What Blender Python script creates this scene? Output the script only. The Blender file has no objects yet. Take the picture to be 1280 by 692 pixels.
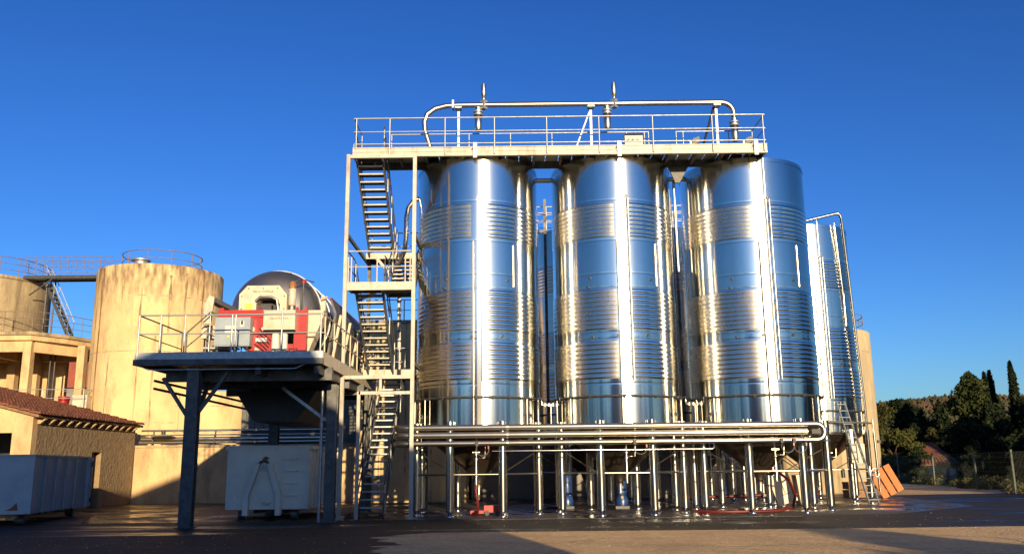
import bpy, math, random
from math import sin, cos, pi, radians, sqrt, atan2
from mathutils import Vector, Matrix, noise as mnoise
sc = bpy.context.scene
C = sc.collection
random.seed(7)

# ------------------------------------------------------------ camera
cam = bpy.data.cameras.new('camera'); co = bpy.data.objects.new('camera', cam); C.objects.link(co)
cam.sensor_width = 36; cam.lens = 36*1110/1280; cam.clip_start = .1; cam.clip_end = 6000
PITCH, ROLL = radians(11.95), radians(.63)
co.matrix_world = Matrix.Translation((0, 0, 1.6)) @ Matrix.Rotation(radians(90)+PITCH, 4, 'X') @ Matrix.Rotation(-ROLL, 4, 'Z')
sc.camera = co
# ------------------------------------------------------------ sky and sun
SUN_EL, SUN_AZ = radians(9.5), radians(14)      # sun behind the camera, a little to the right
S = Vector((sin(SUN_AZ)*cos(SUN_EL), -cos(SUN_AZ)*cos(SUN_EL), sin(SUN_EL)))
w = bpy.data.worlds.new('World'); sc.world = w; w.use_nodes = True
nt = w.node_tree; bg = nt.nodes['Background']
sky = nt.nodes.new('ShaderNodeTexSky'); sky.sky_type = 'NISHITA'; sky.sun_disc = False
sky.sun_elevation = SUN_EL; sky.sun_rotation = atan2(S.x, S.y)
sky.altitude = 200; sky.air_density = 1.0; sky.dust_density = .7; sky.ozone_density = 3.0
hs = nt.nodes.new('ShaderNodeHueSaturation'); hs.inputs['Saturation'].default_value = 1.12; hs.inputs['Value'].default_value = 1.0
gm = nt.nodes.new('ShaderNodeGamma'); gm.inputs[1].default_value = 1.32          # clear, polarised evening sky
tint = nt.nodes.new('ShaderNodeMix'); tint.data_type = 'RGBA'; tint.blend_type = 'MULTIPLY'; tint.inputs[0].default_value = 1
tint.inputs[7].default_value = (.51, .61, .81, 1)
nt.links.new(sky.outputs[0], hs.inputs['Color']); nt.links.new(hs.outputs[0], tint.inputs[6]); nt.links.new(tint.outputs[2], gm.inputs[0]); nt.links.new(gm.outputs[0], bg.inputs[0])
bg.inputs[1].default_value = .082
sl = bpy.data.lights.new('sun', 'SUN'); so = bpy.data.objects.new('sun', sl); C.objects.link(so)
sl.energy = 5; sl.angle = radians(.5); sl.color = (1, .76, .45)
so.rotation_euler = S.to_track_quat('Z', 'Y').to_euler()
sc.view_settings.view_transform = 'Standard'; sc.view_settings.look = 'None'
sc.view_settings.exposure = .9; sc.view_settings.gamma = 1
sc.render.resolution_x = 1024; sc.render.resolution_y = 553

# ------------------------------------------------------------ materials
def mat(name, c1, c2=None, rough=.6, metal=0., scale=4., bump=0., bscale=None, stretch=(1, 1, 1), streak=None,
        streak_col=(.1, .06, .03), rough2=None, lo=.35, hi=.65, spec=.5, aniso=0., rim=None, fine=None):
    m = bpy.data.materials.new(name); m.use_nodes = True
    n, l = m.node_tree.nodes, m.node_tree.links
    b = n['Principled BSDF']
    tc = n.new('ShaderNodeTexCoord'); mp = n.new('ShaderNodeMapping'); mp.inputs['Scale'].default_value = stretch
    l.new(tc.outputs['Object'], mp.inputs[0])
    nz = n.new('ShaderNodeTexNoise'); nz.inputs['Scale'].default_value = scale; nz.inputs['Detail'].default_value = 6
    nz.inputs['Roughness'].default_value = .65
    l.new(mp.outputs[0], nz.inputs['Vector'])
    mr = n.new('ShaderNodeMapRange'); mr.inputs[1].default_value = lo; mr.inputs[2].default_value = hi
    l.new(nz.outputs[0], mr.inputs[0])
    mx = n.new('ShaderNodeMix'); mx.data_type = 'RGBA'
    mx.inputs[6].default_value = (*c1, 1); mx.inputs[7].default_value = (*(c2 or c1), 1)
    l.new(mr.outputs[0], mx.inputs[0]); out = mx.outputs[2]
    if streak:
        mp2 = n.new('ShaderNodeMapping'); mp2.inputs['Scale'].default_value = (1, 1, streak[1]); l.new(tc.outputs['Object'], mp2.inputs[0])
        n2 = n.new('ShaderNodeTexNoise'); n2.inputs['Scale'].default_value = streak[0]; n2.inputs['Detail'].default_value = 5
        n2.inputs['Roughness'].default_value = .7
        l.new(mp2.outputs[0], n2.inputs['Vector'])
        m2 = n.new('ShaderNodeMapRange'); m2.inputs[1].default_value = streak[2]; m2.inputs[2].default_value = streak[3]
        m2.inputs[4].default_value = streak[4]
        l.new(n2.outputs[0], m2.inputs[0])
        x2 = n.new('ShaderNodeMix'); x2.data_type = 'RGBA'; x2.inputs[7].default_value = (*streak_col, 1)
        l.new(m2.outputs[0], x2.inputs[0]); l.new(out, x2.inputs[6]); out = x2.outputs[2]
    if rim:                                         # dirt washed down from a rim at height rim[1]
        sx = n.new('ShaderNodeSeparateXYZ'); l.new(tc.outputs['Object'], sx.inputs[0])
        g = n.new('ShaderNodeMapRange'); g.inputs[1].default_value = rim[0]; g.inputs[2].default_value = rim[1]; l.new(sx.outputs[2], g.inputs[0])
        mp4 = n.new('ShaderNodeMapping'); mp4.inputs['Scale'].default_value = (1, 1, .3); l.new(tc.outputs['Object'], mp4.inputs[0])
        n4 = n.new('ShaderNodeTexNoise'); n4.inputs['Scale'].default_value = 3.6; n4.inputs['Detail'].default_value = 6; l.new(mp4.outputs[0], n4.inputs['Vector'])
        m4 = n.new('ShaderNodeMapRange'); m4.inputs[1].default_value = .36; m4.inputs[2].default_value = .62; l.new(n4.outputs[0], m4.inputs[0])
        mm = n.new('ShaderNodeMath'); mm.operation = 'MULTIPLY'; l.new(g.outputs[0], mm.inputs[0]); l.new(m4.outputs[0], mm.inputs[1])
        x4 = n.new('ShaderNodeMix'); x4.data_type = 'RGBA'; x4.inputs[7].default_value = (.12, .08, .05, 1); l.new(mm.outputs[0], x4.inputs[0]); l.new(out, x4.inputs[6]); out = x4.outputs[2]
    if fine:                                        # aggregate speckle and long dark tyre-like smears
        n5 = n.new('ShaderNodeTexNoise'); n5.inputs['Scale'].default_value = fine; n5.inputs['Detail'].default_value = 8; n5.inputs['Roughness'].default_value = .8; l.new(tc.outputs['Object'], n5.inputs['Vector'])
        m5 = n.new('ShaderNodeMapRange'); m5.inputs[1].default_value = .3; m5.inputs[2].default_value = .7; m5.inputs[3].default_value = .55; m5.inputs[4].default_value = 1.4; l.new(n5.outputs[0], m5.inputs[0])
        v5 = n.new('ShaderNodeVectorMath'); v5.operation = 'SCALE'; l.new(out, v5.inputs[0]); l.new(m5.outputs[0], v5.inputs['Scale']); out = v5.outputs[0]
    l.new(out, b.inputs['Base Color'])
    b.inputs['Roughness'].default_value = rough; b.inputs['Metallic'].default_value = metal
    b.inputs['Specular IOR Level'].default_value = spec
    if rough2 is not None:
        r = n.new('ShaderNodeMapRange'); r.inputs[1].default_value = lo; r.inputs[2].default_value = hi
        r.inputs[3].default_value = rough; r.inputs[4].default_value = rough2
        l.new(nz.outputs[0], r.inputs[0]); l.new(r.outputs[0], b.inputs['Roughness'])
    if aniso:
        b.inputs['Anisotropic'].default_value = aniso; b.inputs['Anisotropic Rotation'].default_value = .25
        tg = n.new('ShaderNodeTangent'); tg.direction_type = 'RADIAL'; tg.axis = 'Z'; l.new(tg.outputs[0], b.inputs['Tangent'])
    if bump:
        n3 = n.new('ShaderNodeTexNoise'); n3.inputs['Scale'].default_value = bscale or scale*4; n3.inputs['Detail'].default_value = 5
        l.new(mp.outputs[0], n3.inputs['Vector'])
        bp = n.new('ShaderNodeBump'); bp.inputs['Strength'].default_value = 1; bp.inputs['Distance'].default_value = bump
        l.new(n3.outputs[0], bp.inputs['Height']); l.new(bp.outputs[0], b.inputs['Normal'])
    return m

M = dict(
    silo3=mat('pale_far_concrete', (.40, .33, .21), (.32, .26, .165), .9, 0, .9, .012, 8, (1, 1, .7), (2.2, .08, .52, .68, .5), (.15, .11, .07)),
    gravel=mat('dark_asphalt_and_shade', (.040, .034, .028), (.024, .021, .018), .8, 0, .5, .02, 16, spec=.2, fine=8),  # asphalt of the patches; also paints the left yard's shade darker
    steel=mat('mirror_steel', (.72, .705, .64), (.60, .585, .52), .14, 1, .7, .004, .55, (1, 1, .2), rough2=.19, aniso=.75, streak=(2.2, .06, .55, .75, .35), streak_col=(.38, .35, .30)),
    jacket=mat('jacket_steel', (.72, .73, .69), (.61, .62, .575), .13, 1, 1.5, .003, 2.2, (1, 1, .4), rough2=.18, aniso=.5),
    goldreflectjacket=mat('matt_gold_reflection_steel', (.84, .77, .63), (.72, .645, .52), .22, 1, 1.5, .002, 3, (1, 1, .6), rough2=.30, aniso=.5),  # matt panels; gold reflection of sunlit surroundings painted into the base colour
    pipe=mat('satin_pipe', (.52, .49, .43), (.45, .42, .36), .34, 1, 3),
    pipebright=mat('polished_leg', (.46, .46, .45), (.40, .40, .40), .19, 1, 3),
    cone=mat('dull_cone', (.22, .19, .155), (.13, .10, .075), .4, 1, 1.5, rough2=.55),
    cream=mat('cream_paint', (.43, .40, .34), (.34, .315, .265), .45, 0, 5, streak=(3, .2, .52, .68, .5)),
    galv=mat('galvanised', (.40, .42, .43), (.30, .32, .34), .42, .7, 9, rough2=.55),
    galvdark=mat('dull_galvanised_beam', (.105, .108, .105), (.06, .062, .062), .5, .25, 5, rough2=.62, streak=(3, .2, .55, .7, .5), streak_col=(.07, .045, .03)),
    dark=mat('dark_steel', (.05, .055, .06), (.03, .03, .035), .5, .3, 6),
    black=mat('black_rubber', (.02, .02, .02), (.03, .03, .03), .6),
    silo=mat('weathered_concrete', (.60, .45, .235), (.48, .35, .18), .9, 0, .7, .012, 8, (1, 1, .7),
             (1.5, .32, .52, .68, .6), (.26, .185, .10), rim=(9.2, 12.4)),
    silo2=mat('old_grey_concrete', (.38, .30, .18), (.22, .17, .10), .9, 0, .8, .012, 8, (1, 1, .6),
              (1.6, .12, .48, .66, .7), (.09, .065, .04)),
    rust=mat('rust_run', (.19, .075, .03), (.42, .27, .13), .9, 0, 2.2, stretch=(1, 1, .4), lo=.42, hi=.62),
    grime=mat('grime_run', (.17, .125, .075), (.42, .31, .16), .9, 0, 2.2, stretch=(1, 1, .4), lo=.40, hi=.6),
    oldrail=mat('rusty_rail', (.20, .16, .135), (.13, .085, .06), .7, .2, 4),
    seam=mat('joint_stain', (.22, .15, .09), (.45, .36, .25), .95, 0, 2.5, lo=.42, hi=.55),
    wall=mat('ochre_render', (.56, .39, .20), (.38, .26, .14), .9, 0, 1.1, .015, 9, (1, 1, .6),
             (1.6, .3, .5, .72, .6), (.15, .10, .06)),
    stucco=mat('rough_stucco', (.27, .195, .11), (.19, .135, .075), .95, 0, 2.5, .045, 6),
    tile=mat('clay_tile', (.20, .065, .03), (.09, .035, .02), .85, 0, 2.3, .01, 12),
    ground=mat('yard_ground', (.66, .47, .25), (.50, .35, .19), .9, 0, .8, .02, 14, streak=(.3, 1, .52, .7, .4), streak_col=(.26, .19, .12), spec=.1, fine=7),
    road=mat('wet_asphalt', (.026, .022, .018), (.014, .012, .011), .7, 0, .35, .02, 16, stretch=(.4, 1.5, 1), lo=.52, hi=.66, rough2=.16, spec=.18, fine=9),
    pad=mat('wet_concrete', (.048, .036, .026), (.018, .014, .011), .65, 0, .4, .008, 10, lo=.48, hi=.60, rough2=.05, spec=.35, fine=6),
    land=mat('dry_grass_land', (.10, .09, .045), (.06, .065, .03), .95, 0, .15, .05, 3),
    hill=mat('wooded_hill', (.07, .055, .03), (.035, .045, .02), .95, 0, .02),
    red=mat('red_paint', (.33, .009, .008), (.24, .008, .007), .4, 0, 3),
    redhose=mat('red_hose', (.10, .004, .004), (.07, .003, .003), .5),
    beige=mat('beige_paint', (.50, .44, .34), (.40, .34, .25), .45, 0, 3, streak=(4, .3, .56, .72, .4)),
    cabinet=mat('grey_cabinet', (.25, .30, .34), (.21, .255, .29), .4, .1, 3),
    binwhite=mat('worn_white_paint', (.68, .64, .53), (.54, .51, .43), .5, 0, 1.4, streak=(6, .4, .66, .72, .9), streak_col=(.12, .06, .035)),
    skip=mat('blue_grey_paint', (.36, .42, .44), (.26, .32, .35), .45, 0, 1.6, streak=(5, .4, .62, .72, .7), streak_col=(.12, .07, .045)),
    drum=mat('brushed_drum', (.36, .355, .35), (.27, .26, .26), .46, 1, 1.2, rough2=.55),
    wood=mat('orange_timber', (.42, .14, .035), (.33, .10, .025), .7, 0, 8, .004, 20),
    pallet=mat('brown_timber', (.24, .14, .07), (.15, .09, .05), .85, 0, 8, .004, 20),
    rustroof=mat('red_brown_cladding', (.24, .05, .025), (.16, .035, .02), .7, 0, 1),
    blue=mat('blue_paint', (.008, .04, .17), (.008, .03, .12), .35),
    green=mat('green_paint', (.008, .035, .02), (.006, .026, .016), .5),
    white=mat('white_plastic', (.55, .54, .50), (.46, .45, .41), .5, 0, 4),
    yellow=mat('yellow_sticker', (.62, .45, .05), (.6, .42, .05), .5),
    bark=mat('bark', (.07, .05, .035), (.04, .03, .02), .9, 0, 6, .02, 14),
    cypress=mat('cypress_leaf', (.010, .016, .008), (.018, .026, .011), .9, 0, .8, spec=.1),
    pine=mat('pine_leaf', (.022, .031, .012), (.036, .045, .015), .9, 0, .6, spec=.1),
    leaf=mat('broad_leaf', (.062, .060, .016), (.03, .038, .013), .9, 0, .5, spec=.1),
    scrub=mat('dry_scrub', (.12, .10, .04), (.06, .07, .025), .9, 0, .8, spec=.15),
    hillwood=mat('hill_wood_leaf', (.085, .052, .03), (.04, .048, .024), .95, 0, .02, spec=.1, lo=.4, hi=.6),
    sign=mat('black_sign', (.015, .015, .015), (.02, .02, .02), .5),
    lamp=mat('red_lens', (.5, .03, .02), (.5, .03, .02), .2),
    glass=mat('dark_glass', (.02, .025, .03), (.03, .03, .035), .08),
    block=mat('grey_cladding', (.20, .19, .17), (.15, .14, .13), .8, 0, 1),
)

# ------------------------------------------------------------ mesh helpers
class MB:
    def __init__(s): s.v = []; s.f = []; s.sm = []
    def add(s, vs, fs, smooth=False):
        k = len(s.v); s.v += [tuple(p) for p in vs]; s.f += [tuple(i+k for i in f) for f in fs]; s.sm += [smooth]*len(fs); return s
    def box(s, c, d, rz=0):
        x, y, z = d[0]/2, d[1]/2, d[2]/2; cr, sr = cos(rz), sin(rz); vs = []
        for k in (-z, z):
            for a, b in ((-x, -y), (x, -y), (x, y), (-x, y)):
                vs.append((c[0]+a*cr-b*sr, c[1]+a*sr+b*cr, c[2]+k))
        return s.add(vs, [(3, 2, 1, 0), (4, 5, 6, 7), (0, 1, 5, 4), (1, 2, 6, 5), (2, 3, 7, 6), (3, 0, 4, 7)])
    def b2(s, a, b):
        return s.box([(a[i]+b[i])/2 for i in range(3)], [abs(b[i]-a[i]) for i in range(3)])
    def frame(s, p, q, up=None):
        d = (Vector(q)-Vector(p)).normalized()
        u = Vector(up) if up else (Vector((0, 0, 1)) if abs(d.z) < .95 else Vector((0, 1, 0)))
        x = d.cross(u).normalized(); return d, x, x.cross(d).normalized()
    def bar(s, p, q, wd, h, up=None):
        d, x, y = s.frame(p, q, up); vs = []
        for o in (Vector(p), Vector(q)):
            for a, b in ((-1, -1), (1, -1), (1, 1), (-1, 1)): vs.append(o+x*a*wd/2+y*b*h/2)
        return s.add(vs, [(0, 1, 2, 3), (7, 6, 5, 4), (1, 0, 4, 5), (2, 1, 5, 6), (3, 2, 6, 7), (0, 3, 7, 4)])
    def tube(s, pts, r, n=10, cap=True, r2=None):
        pts = [Vector(p) for p in pts]; m = len(pts); vs = []; fs = []
        prev = None
        for i, p in enumerate(pts):
            t = (pts[min(i+1, m-1)]-pts[max(i-1, 0)]).normalized()
            if prev is None:
                u = Vector((0, 0, 1)) if abs(t.z) < .9 else Vector((0, 1, 0)); x = t.cross(u).normalized()
            else: x = (prev-t*prev.dot(t)).normalized()
            prev = x; y = t.cross(x); rr = r if r2 is None else r+(r2-r)*i/(m-1)
            for k in range(n):
                a = 2*pi*k/n; vs.append(p+(x*cos(a)+y*sin(a))*rr)
        for i in range(m-1):
            for k in range(n):
                a, b = i*n+k, i*n+(k+1) % n; fs.append((a, b, b+n, a+n))
        s.add(vs, fs, True)
        if cap: s.add(vs[:n], [tuple(range(n-1, -1, -1))]); s.add(vs[-n:], [tuple(range(n))])
        return s
    def lathe(s, prof, n=48, a0=0, a1=2*pi, c=(0, 0, 0), smooth=True):
        full = abs(a1-a0-2*pi) < 1e-6; cols = n if full else n+1; vs = []; fs = []
        for j in range(cols):
            a = a0+(a1-a0)*j/n
            for r, z in prof: vs.append((c[0]+r*sin(a), c[1]-r*cos(a), c[2]+z))
        P = len(prof)
        for j in range(n):
            j2 = (j+1) % cols
            for i in range(P-1): fs.append((j*P+i, j2*P+i, j2*P+i+1, j*P+i+1))
        return s.add(vs, fs, smooth)
    def prism(s, poly, t0, t1, ax='z'):
        def P(a, b, t): return (a, b, t) if ax == 'z' else ((a, t, b) if ax == 'y' else (t, a, b))
        n = len(poly); vs = [P(a, b, t0) for a, b in poly]+[P(a, b, t1) for a, b in poly]
        return s.add(vs, [tuple(range(n)), tuple(range(2*n-1, n-1, -1))]+[(i, i+n, (i+1) % n+n, (i+1) % n) for i in range(n)])
    def mesh(s, name, m, off=(0, 0, 0), fix=True):
        me = bpy.data.meshes.new(name)
        me.from_pydata([(a-off[0], b-off[1], c-off[2]) for a, b, c in s.v], [], s.f)
        me.polygons.foreach_set('use_smooth', s.sm)
        if fix and len(s.f) < 30000:
            import bmesh
            bm = bmesh.new(); bm.from_mesh(me); bmesh.ops.remove_doubles(bm, verts=bm.verts, dist=1e-5)
            bmesh.ops.recalc_face_normals(bm, faces=bm.faces); bm.to_mesh(me); bm.free()
            if any(s.sm): me.set_sharp_from_angle(angle=radians(50))
        me.materials.append(M[m] if isinstance(m, str) else m); me.update(); return me
    def build(s, name, m, parent=None, origin=None, fix=True):
        off = wloc(parent) if parent else Vector(origin or (0, 0, 0))
        o = bpy.data.objects.new(name, s.mesh(name, m, off, fix)); C.objects.link(o)
        if parent: o.parent = parent
        else: o.location = off
        return o
def wloc(o):
    v = Vector((0, 0, 0))
    while o: v += o.location; o = o.parent
    return v
def tag(o, label=None, cat=None, group=None, kind=None):
    for k, v in (('label', label), ('category', cat), ('group', group), ('kind', kind)):
        if v: o[k] = v
    return o
def thing(name, label, cat, loc=(0, 0, 0), group=None):
    o = bpy.data.objects.new(name, None); C.objects.link(o); o.location = loc; o.empty_display_size = .3
    return tag(o, label, cat, group)
def inst(name, me, parent, loc, rot=(0, 0, 0)):
    o = bpy.data.objects.new(name, me); C.objects.link(o); o.parent = parent
    o.location = Vector(loc)-wloc(parent); o.rotation_euler = rot; return o
def copy_tree(o, parent=None):
    c = o.copy(); C.objects.link(c); c.parent = parent
    for ch in [x for x in bpy.data.objects if x.parent == o]: copy_tree(ch, c)
    return c
def arc(c, r, a0, a1, n, plane='xz'):
    out = []
    for i in range(n+1):
        a = a0+(a1-a0)*i/n
        if plane == 'xz': out.append((c[0]+r*cos(a), c[1], c[2]+r*sin(a)))
        elif plane == 'xy': out.append((c[0]+r*cos(a), c[1]+r*sin(a), c[2]))
        else: out.append((c[0], c[1]+r*cos(a), c[2]+r*sin(a)))
    return out
def text_part(body, size, m, parent, loc, rot=(pi/2, 0, 0), depth=.004):
    cu = bpy.data.curves.new('lettering', 'FONT'); cu.body = body; cu.size = size; cu.extrude = depth; cu.align_x = 'CENTER'
    cu.resolution_u = 2
    t = bpy.data.objects.new('t', cu); me = bpy.data.meshes.new_from_object(t); bpy.data.objects.remove(t)
    me.materials.clear(); me.materials.append(M[m])
    return inst('lettering', me, parent, loc, rot)
def railing(parent, pts, hts, posts, rpost=.022, rrail=.024, m='galv', name='guard_rail', H=None, flat=False):
    """handrails along pts at heights hts above them, posts at fractions"""
    H = H or max(hts)
    for h in hts:
        b = MB(); b.tube([(p[0], p[1], p[2]+h) for p in pts], rrail if h == max(hts) else rrail*.75, 8); b.build(name, m, parent)
    pm = MB().tube([(0, 0, 0), (0, 0, H)], rpost, 8).mesh('rail_post', m)
    for p in posts: inst('rail_post', pm, parent, p)
def seg(p, q, n):
    return [tuple(p[i]+(q[i]-p[i])*k/n for i in range(3)) for k in range(n+1)]

# ------------------------------------------------------------ ground
def sstep(a, b, x): t = max(0, min(1, (x-a)/(b-a))); return t*t*(3-2*t)
def land_h(x, y):
    d = max(sstep(31, 46, x+(y-60)*.02), sstep(80, 105, y)) if y > -60 else 0
    h = -3.2*d
    r = sqrt(x*x+y*y)
    if y > 0 and r > 170:
        az = atan2(x, y)
        base = 46+10*sin(az*5+1.2)+5*sin(az*13)+2.2*sin(az*31)
        h += sstep(170, 640, r)*(base-4)*(.55+.45*sstep(-1.2, .3, az))
    return h
xs = [-3000, -1500, -800, -400, -200, -100, -60]+[i*8 for i in range(-6, 8)]+[70, 90, 110]+[130+i*15 for i in range(36)]+[800, 1200, 3000]
ys = [-3000, -1500, -700, -300, -150, -80, -40]+[i*6 for i in range(-5, 20)]+[125, 140, 160]+[170+i*15 for i in range(40)]+[900, 1200, 3000]
b = MB(); vs = [(x, y, land_h(x, y)-.012) for y in ys for x in xs]; n = len(xs)
b.add(vs, [(j*n+i, j*n+i+1, (j+1)*n+i+1, (j+1)*n+i) for j in range(len(ys)-1) for i in range(n-1)], True)
tag(b.build('ground', 'land', fix=False), kind='structure')
def sheet(name, poly, z, m):
    b = MB(); b.add([(x, y, z) for x, y in poly], [tuple(range(len(poly)))]); return tag(b.build(name, m, fix=False), kind='structure')
rg = random.Random(5)
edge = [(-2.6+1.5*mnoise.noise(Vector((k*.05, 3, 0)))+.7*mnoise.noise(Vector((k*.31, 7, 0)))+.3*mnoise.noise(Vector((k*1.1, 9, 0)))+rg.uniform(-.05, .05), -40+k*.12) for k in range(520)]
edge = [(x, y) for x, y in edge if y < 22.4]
sheet('yard', edge+[(-2.0, 22.7), (0, 22.75), (6, 22.6), (18, 22.9), (44, 22.9), (44, -40)], -.004, 'ground')
sheet('yard_shade_asphalt', [(-60, -40)]+edge+[(-2.0, 22.7), (-60, 22.6)], -.0045, 'gravel')  # left yard given a darker colour to deepen the shade lying there
sheet('wet_road', [(-60, 22.6), (0, 22.75), (6, 22.6), (18, 22.9), (44, 22.9), (28, 46), (17.8, 44), (16.6, 33), (11.9, 28.6), (-60, 27.2)], -.004, 'road')
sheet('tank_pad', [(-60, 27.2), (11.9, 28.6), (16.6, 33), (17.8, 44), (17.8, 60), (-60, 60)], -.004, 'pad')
sheet('track', [(17.8, 44), (28, 46), (44, 22.9), (50, 30), (33, 78), (17.8, 60)], -.004, 'ground')

# ------------------------------------------------------------ steel tanks
R = 2.155
def rib_profile(z0, z1, n, r):
    out = [(r+.004, z0)]; p = (z1-z0)/n
    for i in range(n):
        for k in range(1, 6):
            t = k/6; out.append((r+.004+.0135*sin(pi*t), z0+p*(i+t)))
        out.append((r+.004, z0+p*(i+1)))
    return out
ZONES = [(9.15, 10.35, 8), (5.98, 7.35, 9), (4.35, 5.6, 8)]
def make_tank(top=12.0):
    t = thing('steel_tank', 'x', 'tank')
    prof = [(R-.06, top-.02), (R-.05, top+.03), (R, top+.03), (R+.01, top-.03)]
    zs = [10.45, 9.05, 7.9, 7.42, 5.9, 5.68, 4.2]
    b = MB(); z = top-.04; pr = [(R, z), (R, z-.05)]
    for q in zs:                                  # plate seams, each a few millimetres deep
        pr += [(R, q+.06), (R, q+.03), (R-.003, q+.006), (R-.003, q-.006), (R, q-.03), (R, q-.06)]
    pr += [(R, 2.9), (R, 2.86), (R-.03, 2.78)]
    # denser rows so that smooth shading stays exact
    out = [pr[0]]
    for a, c in zip(pr, pr[1:]):
        k = max(1, int(abs(a[1]-c[1])/.5))
        out += [(a[0]+(c[0]-a[0])*i/k, a[1]+(c[1]-a[1])*i/k) for i in range(1, k+1)]
    b.lathe(out, 128); b.build('shell', 'steel', t)
    MB().lathe([(R+.012, top-.1), (R+.012, top+.04), (R-.02, top+.045), (R-.02, top-.1)], 96).build('rim', 'steel', t)
    MB().lathe([(R-.02, top), (.4, top+.42), (.4, top+.55), (0, top+.55)], 64).build('roof', 'steel', t)
    MB().lathe([(R-.04, 2.8), (.22, 1.25), (.12, 1.0), (.12, .86), (0, .86)], 64).build('cone_bottom', 'cone', t)
    for i, (z0, z1, k) in enumerate(ZONES):
        g = radians(88)
        MB().lathe(rib_profile(z0, z1, k, R), 60, -g-radians(60), -radians(4)).build('cooling_jacket', 'goldreflectjacket' if i != 9 else 'jacket', t)
        MB().lathe(rib_profile(z0, z1, k, R), 80, radians(9), radians(212)-radians(.01)).build('cooling_jacket', 'jacket', t)
    # level gauge strip, cable tray and dip pipe on the front
    a = radians(-2); b = MB().tube([(R*1.03*sin(a), -R*1.03*cos(a), 9.0), (R*1.03*sin(a), -R*1.03*cos(a), 2.9)], .03, 8); b.build('sample_pipe', 'pipe', t)
    def vbar(deg, z0, z1, wd, dp, nm, m, off=.0):
        a = radians(deg); rr = R+dp/2+off
        MB().bar((rr*sin(a), -rr*cos(a), z0), (rr*sin(a), -rr*cos(a), z1), wd, dp, (sin(a), -cos(a), 0)).build(nm, m, t)
    vbar(3.2, 2.9, 10.6, .16, .03, 'seam_strip', 'steel', .0)
    for dg in (5.6, 8.6):
        a = radians(dg); rr = R+.1
        MB().tube([(rr*sin(a), -rr*cos(a), z) for z in (10.5, 7.5, 4.3)], .022, 8).build('gauge_tube', 'pipe', t)
    a0, a1 = radians(5.6), radians(8.6)
    gr_ = MB().tube([((R+.1)*sin(a0), -(R+.1)*cos(a0), 0), ((R+.1)*sin(a1), -(R+.1)*cos(a1), 0)], .012, 6).mesh('gauge_rung', 'pipe')
    for i in range(15): inst('gauge_rung', gr_, t, (0, 0, 4.4+.42*i))
    a = radians(7); b = MB(); 
    b.tube([((R+.1)*sin(radians(5.6)), -(R+.1)*cos(radians(5.6)), 10.5), ((R+.1)*sin(a), -(R+.1)*cos(a), 10.6), ((R+.1)*sin(radians(8.6)), -(R+.1)*cos(radians(8.6)), 10.5)], .022, 8); b.build('gauge_bend', 'pipe', t)
    a = radians(6); MB().tube([((R+.05)*sin(a), -(R+.05)*cos(a), z) for z in (12.2, 10.55)], .012, 6).build('vent_line', 'pipe', t)
    a = radians(36); MB().tube([((R+.02)*sin(a), -(R+.02)*cos(a), z) for z in (8.95, 7.5)], .018, 6).build('thermometer_tube', 'pipe', t)
    # small bosses
    bm = MB().lathe([(.0, 0), (.045, 0), (.045, .05), (0, .05)], 12).mesh('boss', 'dark')
    for dg, z in ((-28, 7.75), (-30, 7.45), (-27, 5.75), (30, 7.7), (-4, 5.78), (24, 5.8)):
        a = radians(dg); inst('boss', bm, t, (R*sin(a), -R*cos(a), z), (pi/2, 0, a))
    # ring pipe and droppers
    pts = [((R+.1)*sin(radians(d)), -(R+.1)*cos(radians(d)), 3.78) for d in range(-100, 101, 5)]
    MB().tube(pts, .032, 8).build('ring_pipe', 'dark', t)
    cm = MB().tube([(0, 0, 0), (0, 0, .09)], .05, 8).mesh('pipe_clamp', 'dark')
    for d in range(-90, 91, 15): inst('pipe_clamp', cm, t, ((R+.06)*sin(radians(d)), -(R+.06)*cos(radians(d)), 3.73))
    dm = MB().tube([(0, 0, 0), (0, 0, -.95)], .02, 8).mesh('dropper', 'pipe')
    for d in (-72, -50, 48, 66): inst('dropper', dm, t, ((R+.1)*sin(radians(d)), -(R+.1)*cos(radians(d)), 3.75))
    vm = MB().box((0, 0, 0), (.1, .08, .12)).tube([(0, -.02, 0), (0, -.16, .06)], .018, 6).mesh('drop_valve', 'black')
    for d in (-55, 53): inst('drop_valve', vm, t, ((R+.1)*sin(radians(d)), -(R+.1)*cos(radians(d)), 3.2))
    # legs
    r = .135; rl = R+.06
    lm = MB().lathe([(r, 3.0), (r, .16), (r*.5, .12), (r*.4, .05)], 20).lathe([(0, 3.0), (r, 3.0)], 20).mesh('leg', 'pipebright')
    fm = MB().lathe([(0, .05), (.12, .05), (.14, .02), (.14, 0), (0, 0)], 16).mesh('foot', 'pipebright')
    nm = MB().lathe([(r+.004, 2.35), (r+.02, 2.34), (r+.02, 2.28), (r+.004, 2.27)], 20).mesh('leg_collar', 'dark')
    L = []
    for k in range(8):
        a = radians(22.5+45*k); x, y = rl*sin(a), -rl*cos(a); L.append((x, y))
        lg = inst('leg', lm, t, (x, y, 0)); inst('foot', fm, lg, (x, y, 0)); inst('leg_collar', nm, lg, (x, y, 0))
    for k in (7, 0, 6, 1):
        (x0, y0), (x1, y1) = L[k], L[(k+1) % 8] if k != 0 else L[1]
        if k == 1: (x0, y0), (x1, y1) = L[1], L[2]
        MB().tube([(x0, y0, 1.32), (x1, y1, 1.32)], .032, 8).build('leg_tie', 'pipe', t)
    for k in (6, 1, 3, 4):
        x0, y0 = L[k]; MB().tube([(x0, y0, 2.1), (x0*.42, y0*.42, 1.35)], .022, 6).build('cone_brace', 'pipe', t)
    # outlet with valve
    b = MB().tube([(0, -.02, .9), (0, -.02, .55)], .055, 10); b.tube([(0, -.02, .6), (0, -.5, .5)], .05, 10); b.build('outlet_pipe', 'pipe', t)
    y = -R*.86
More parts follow.
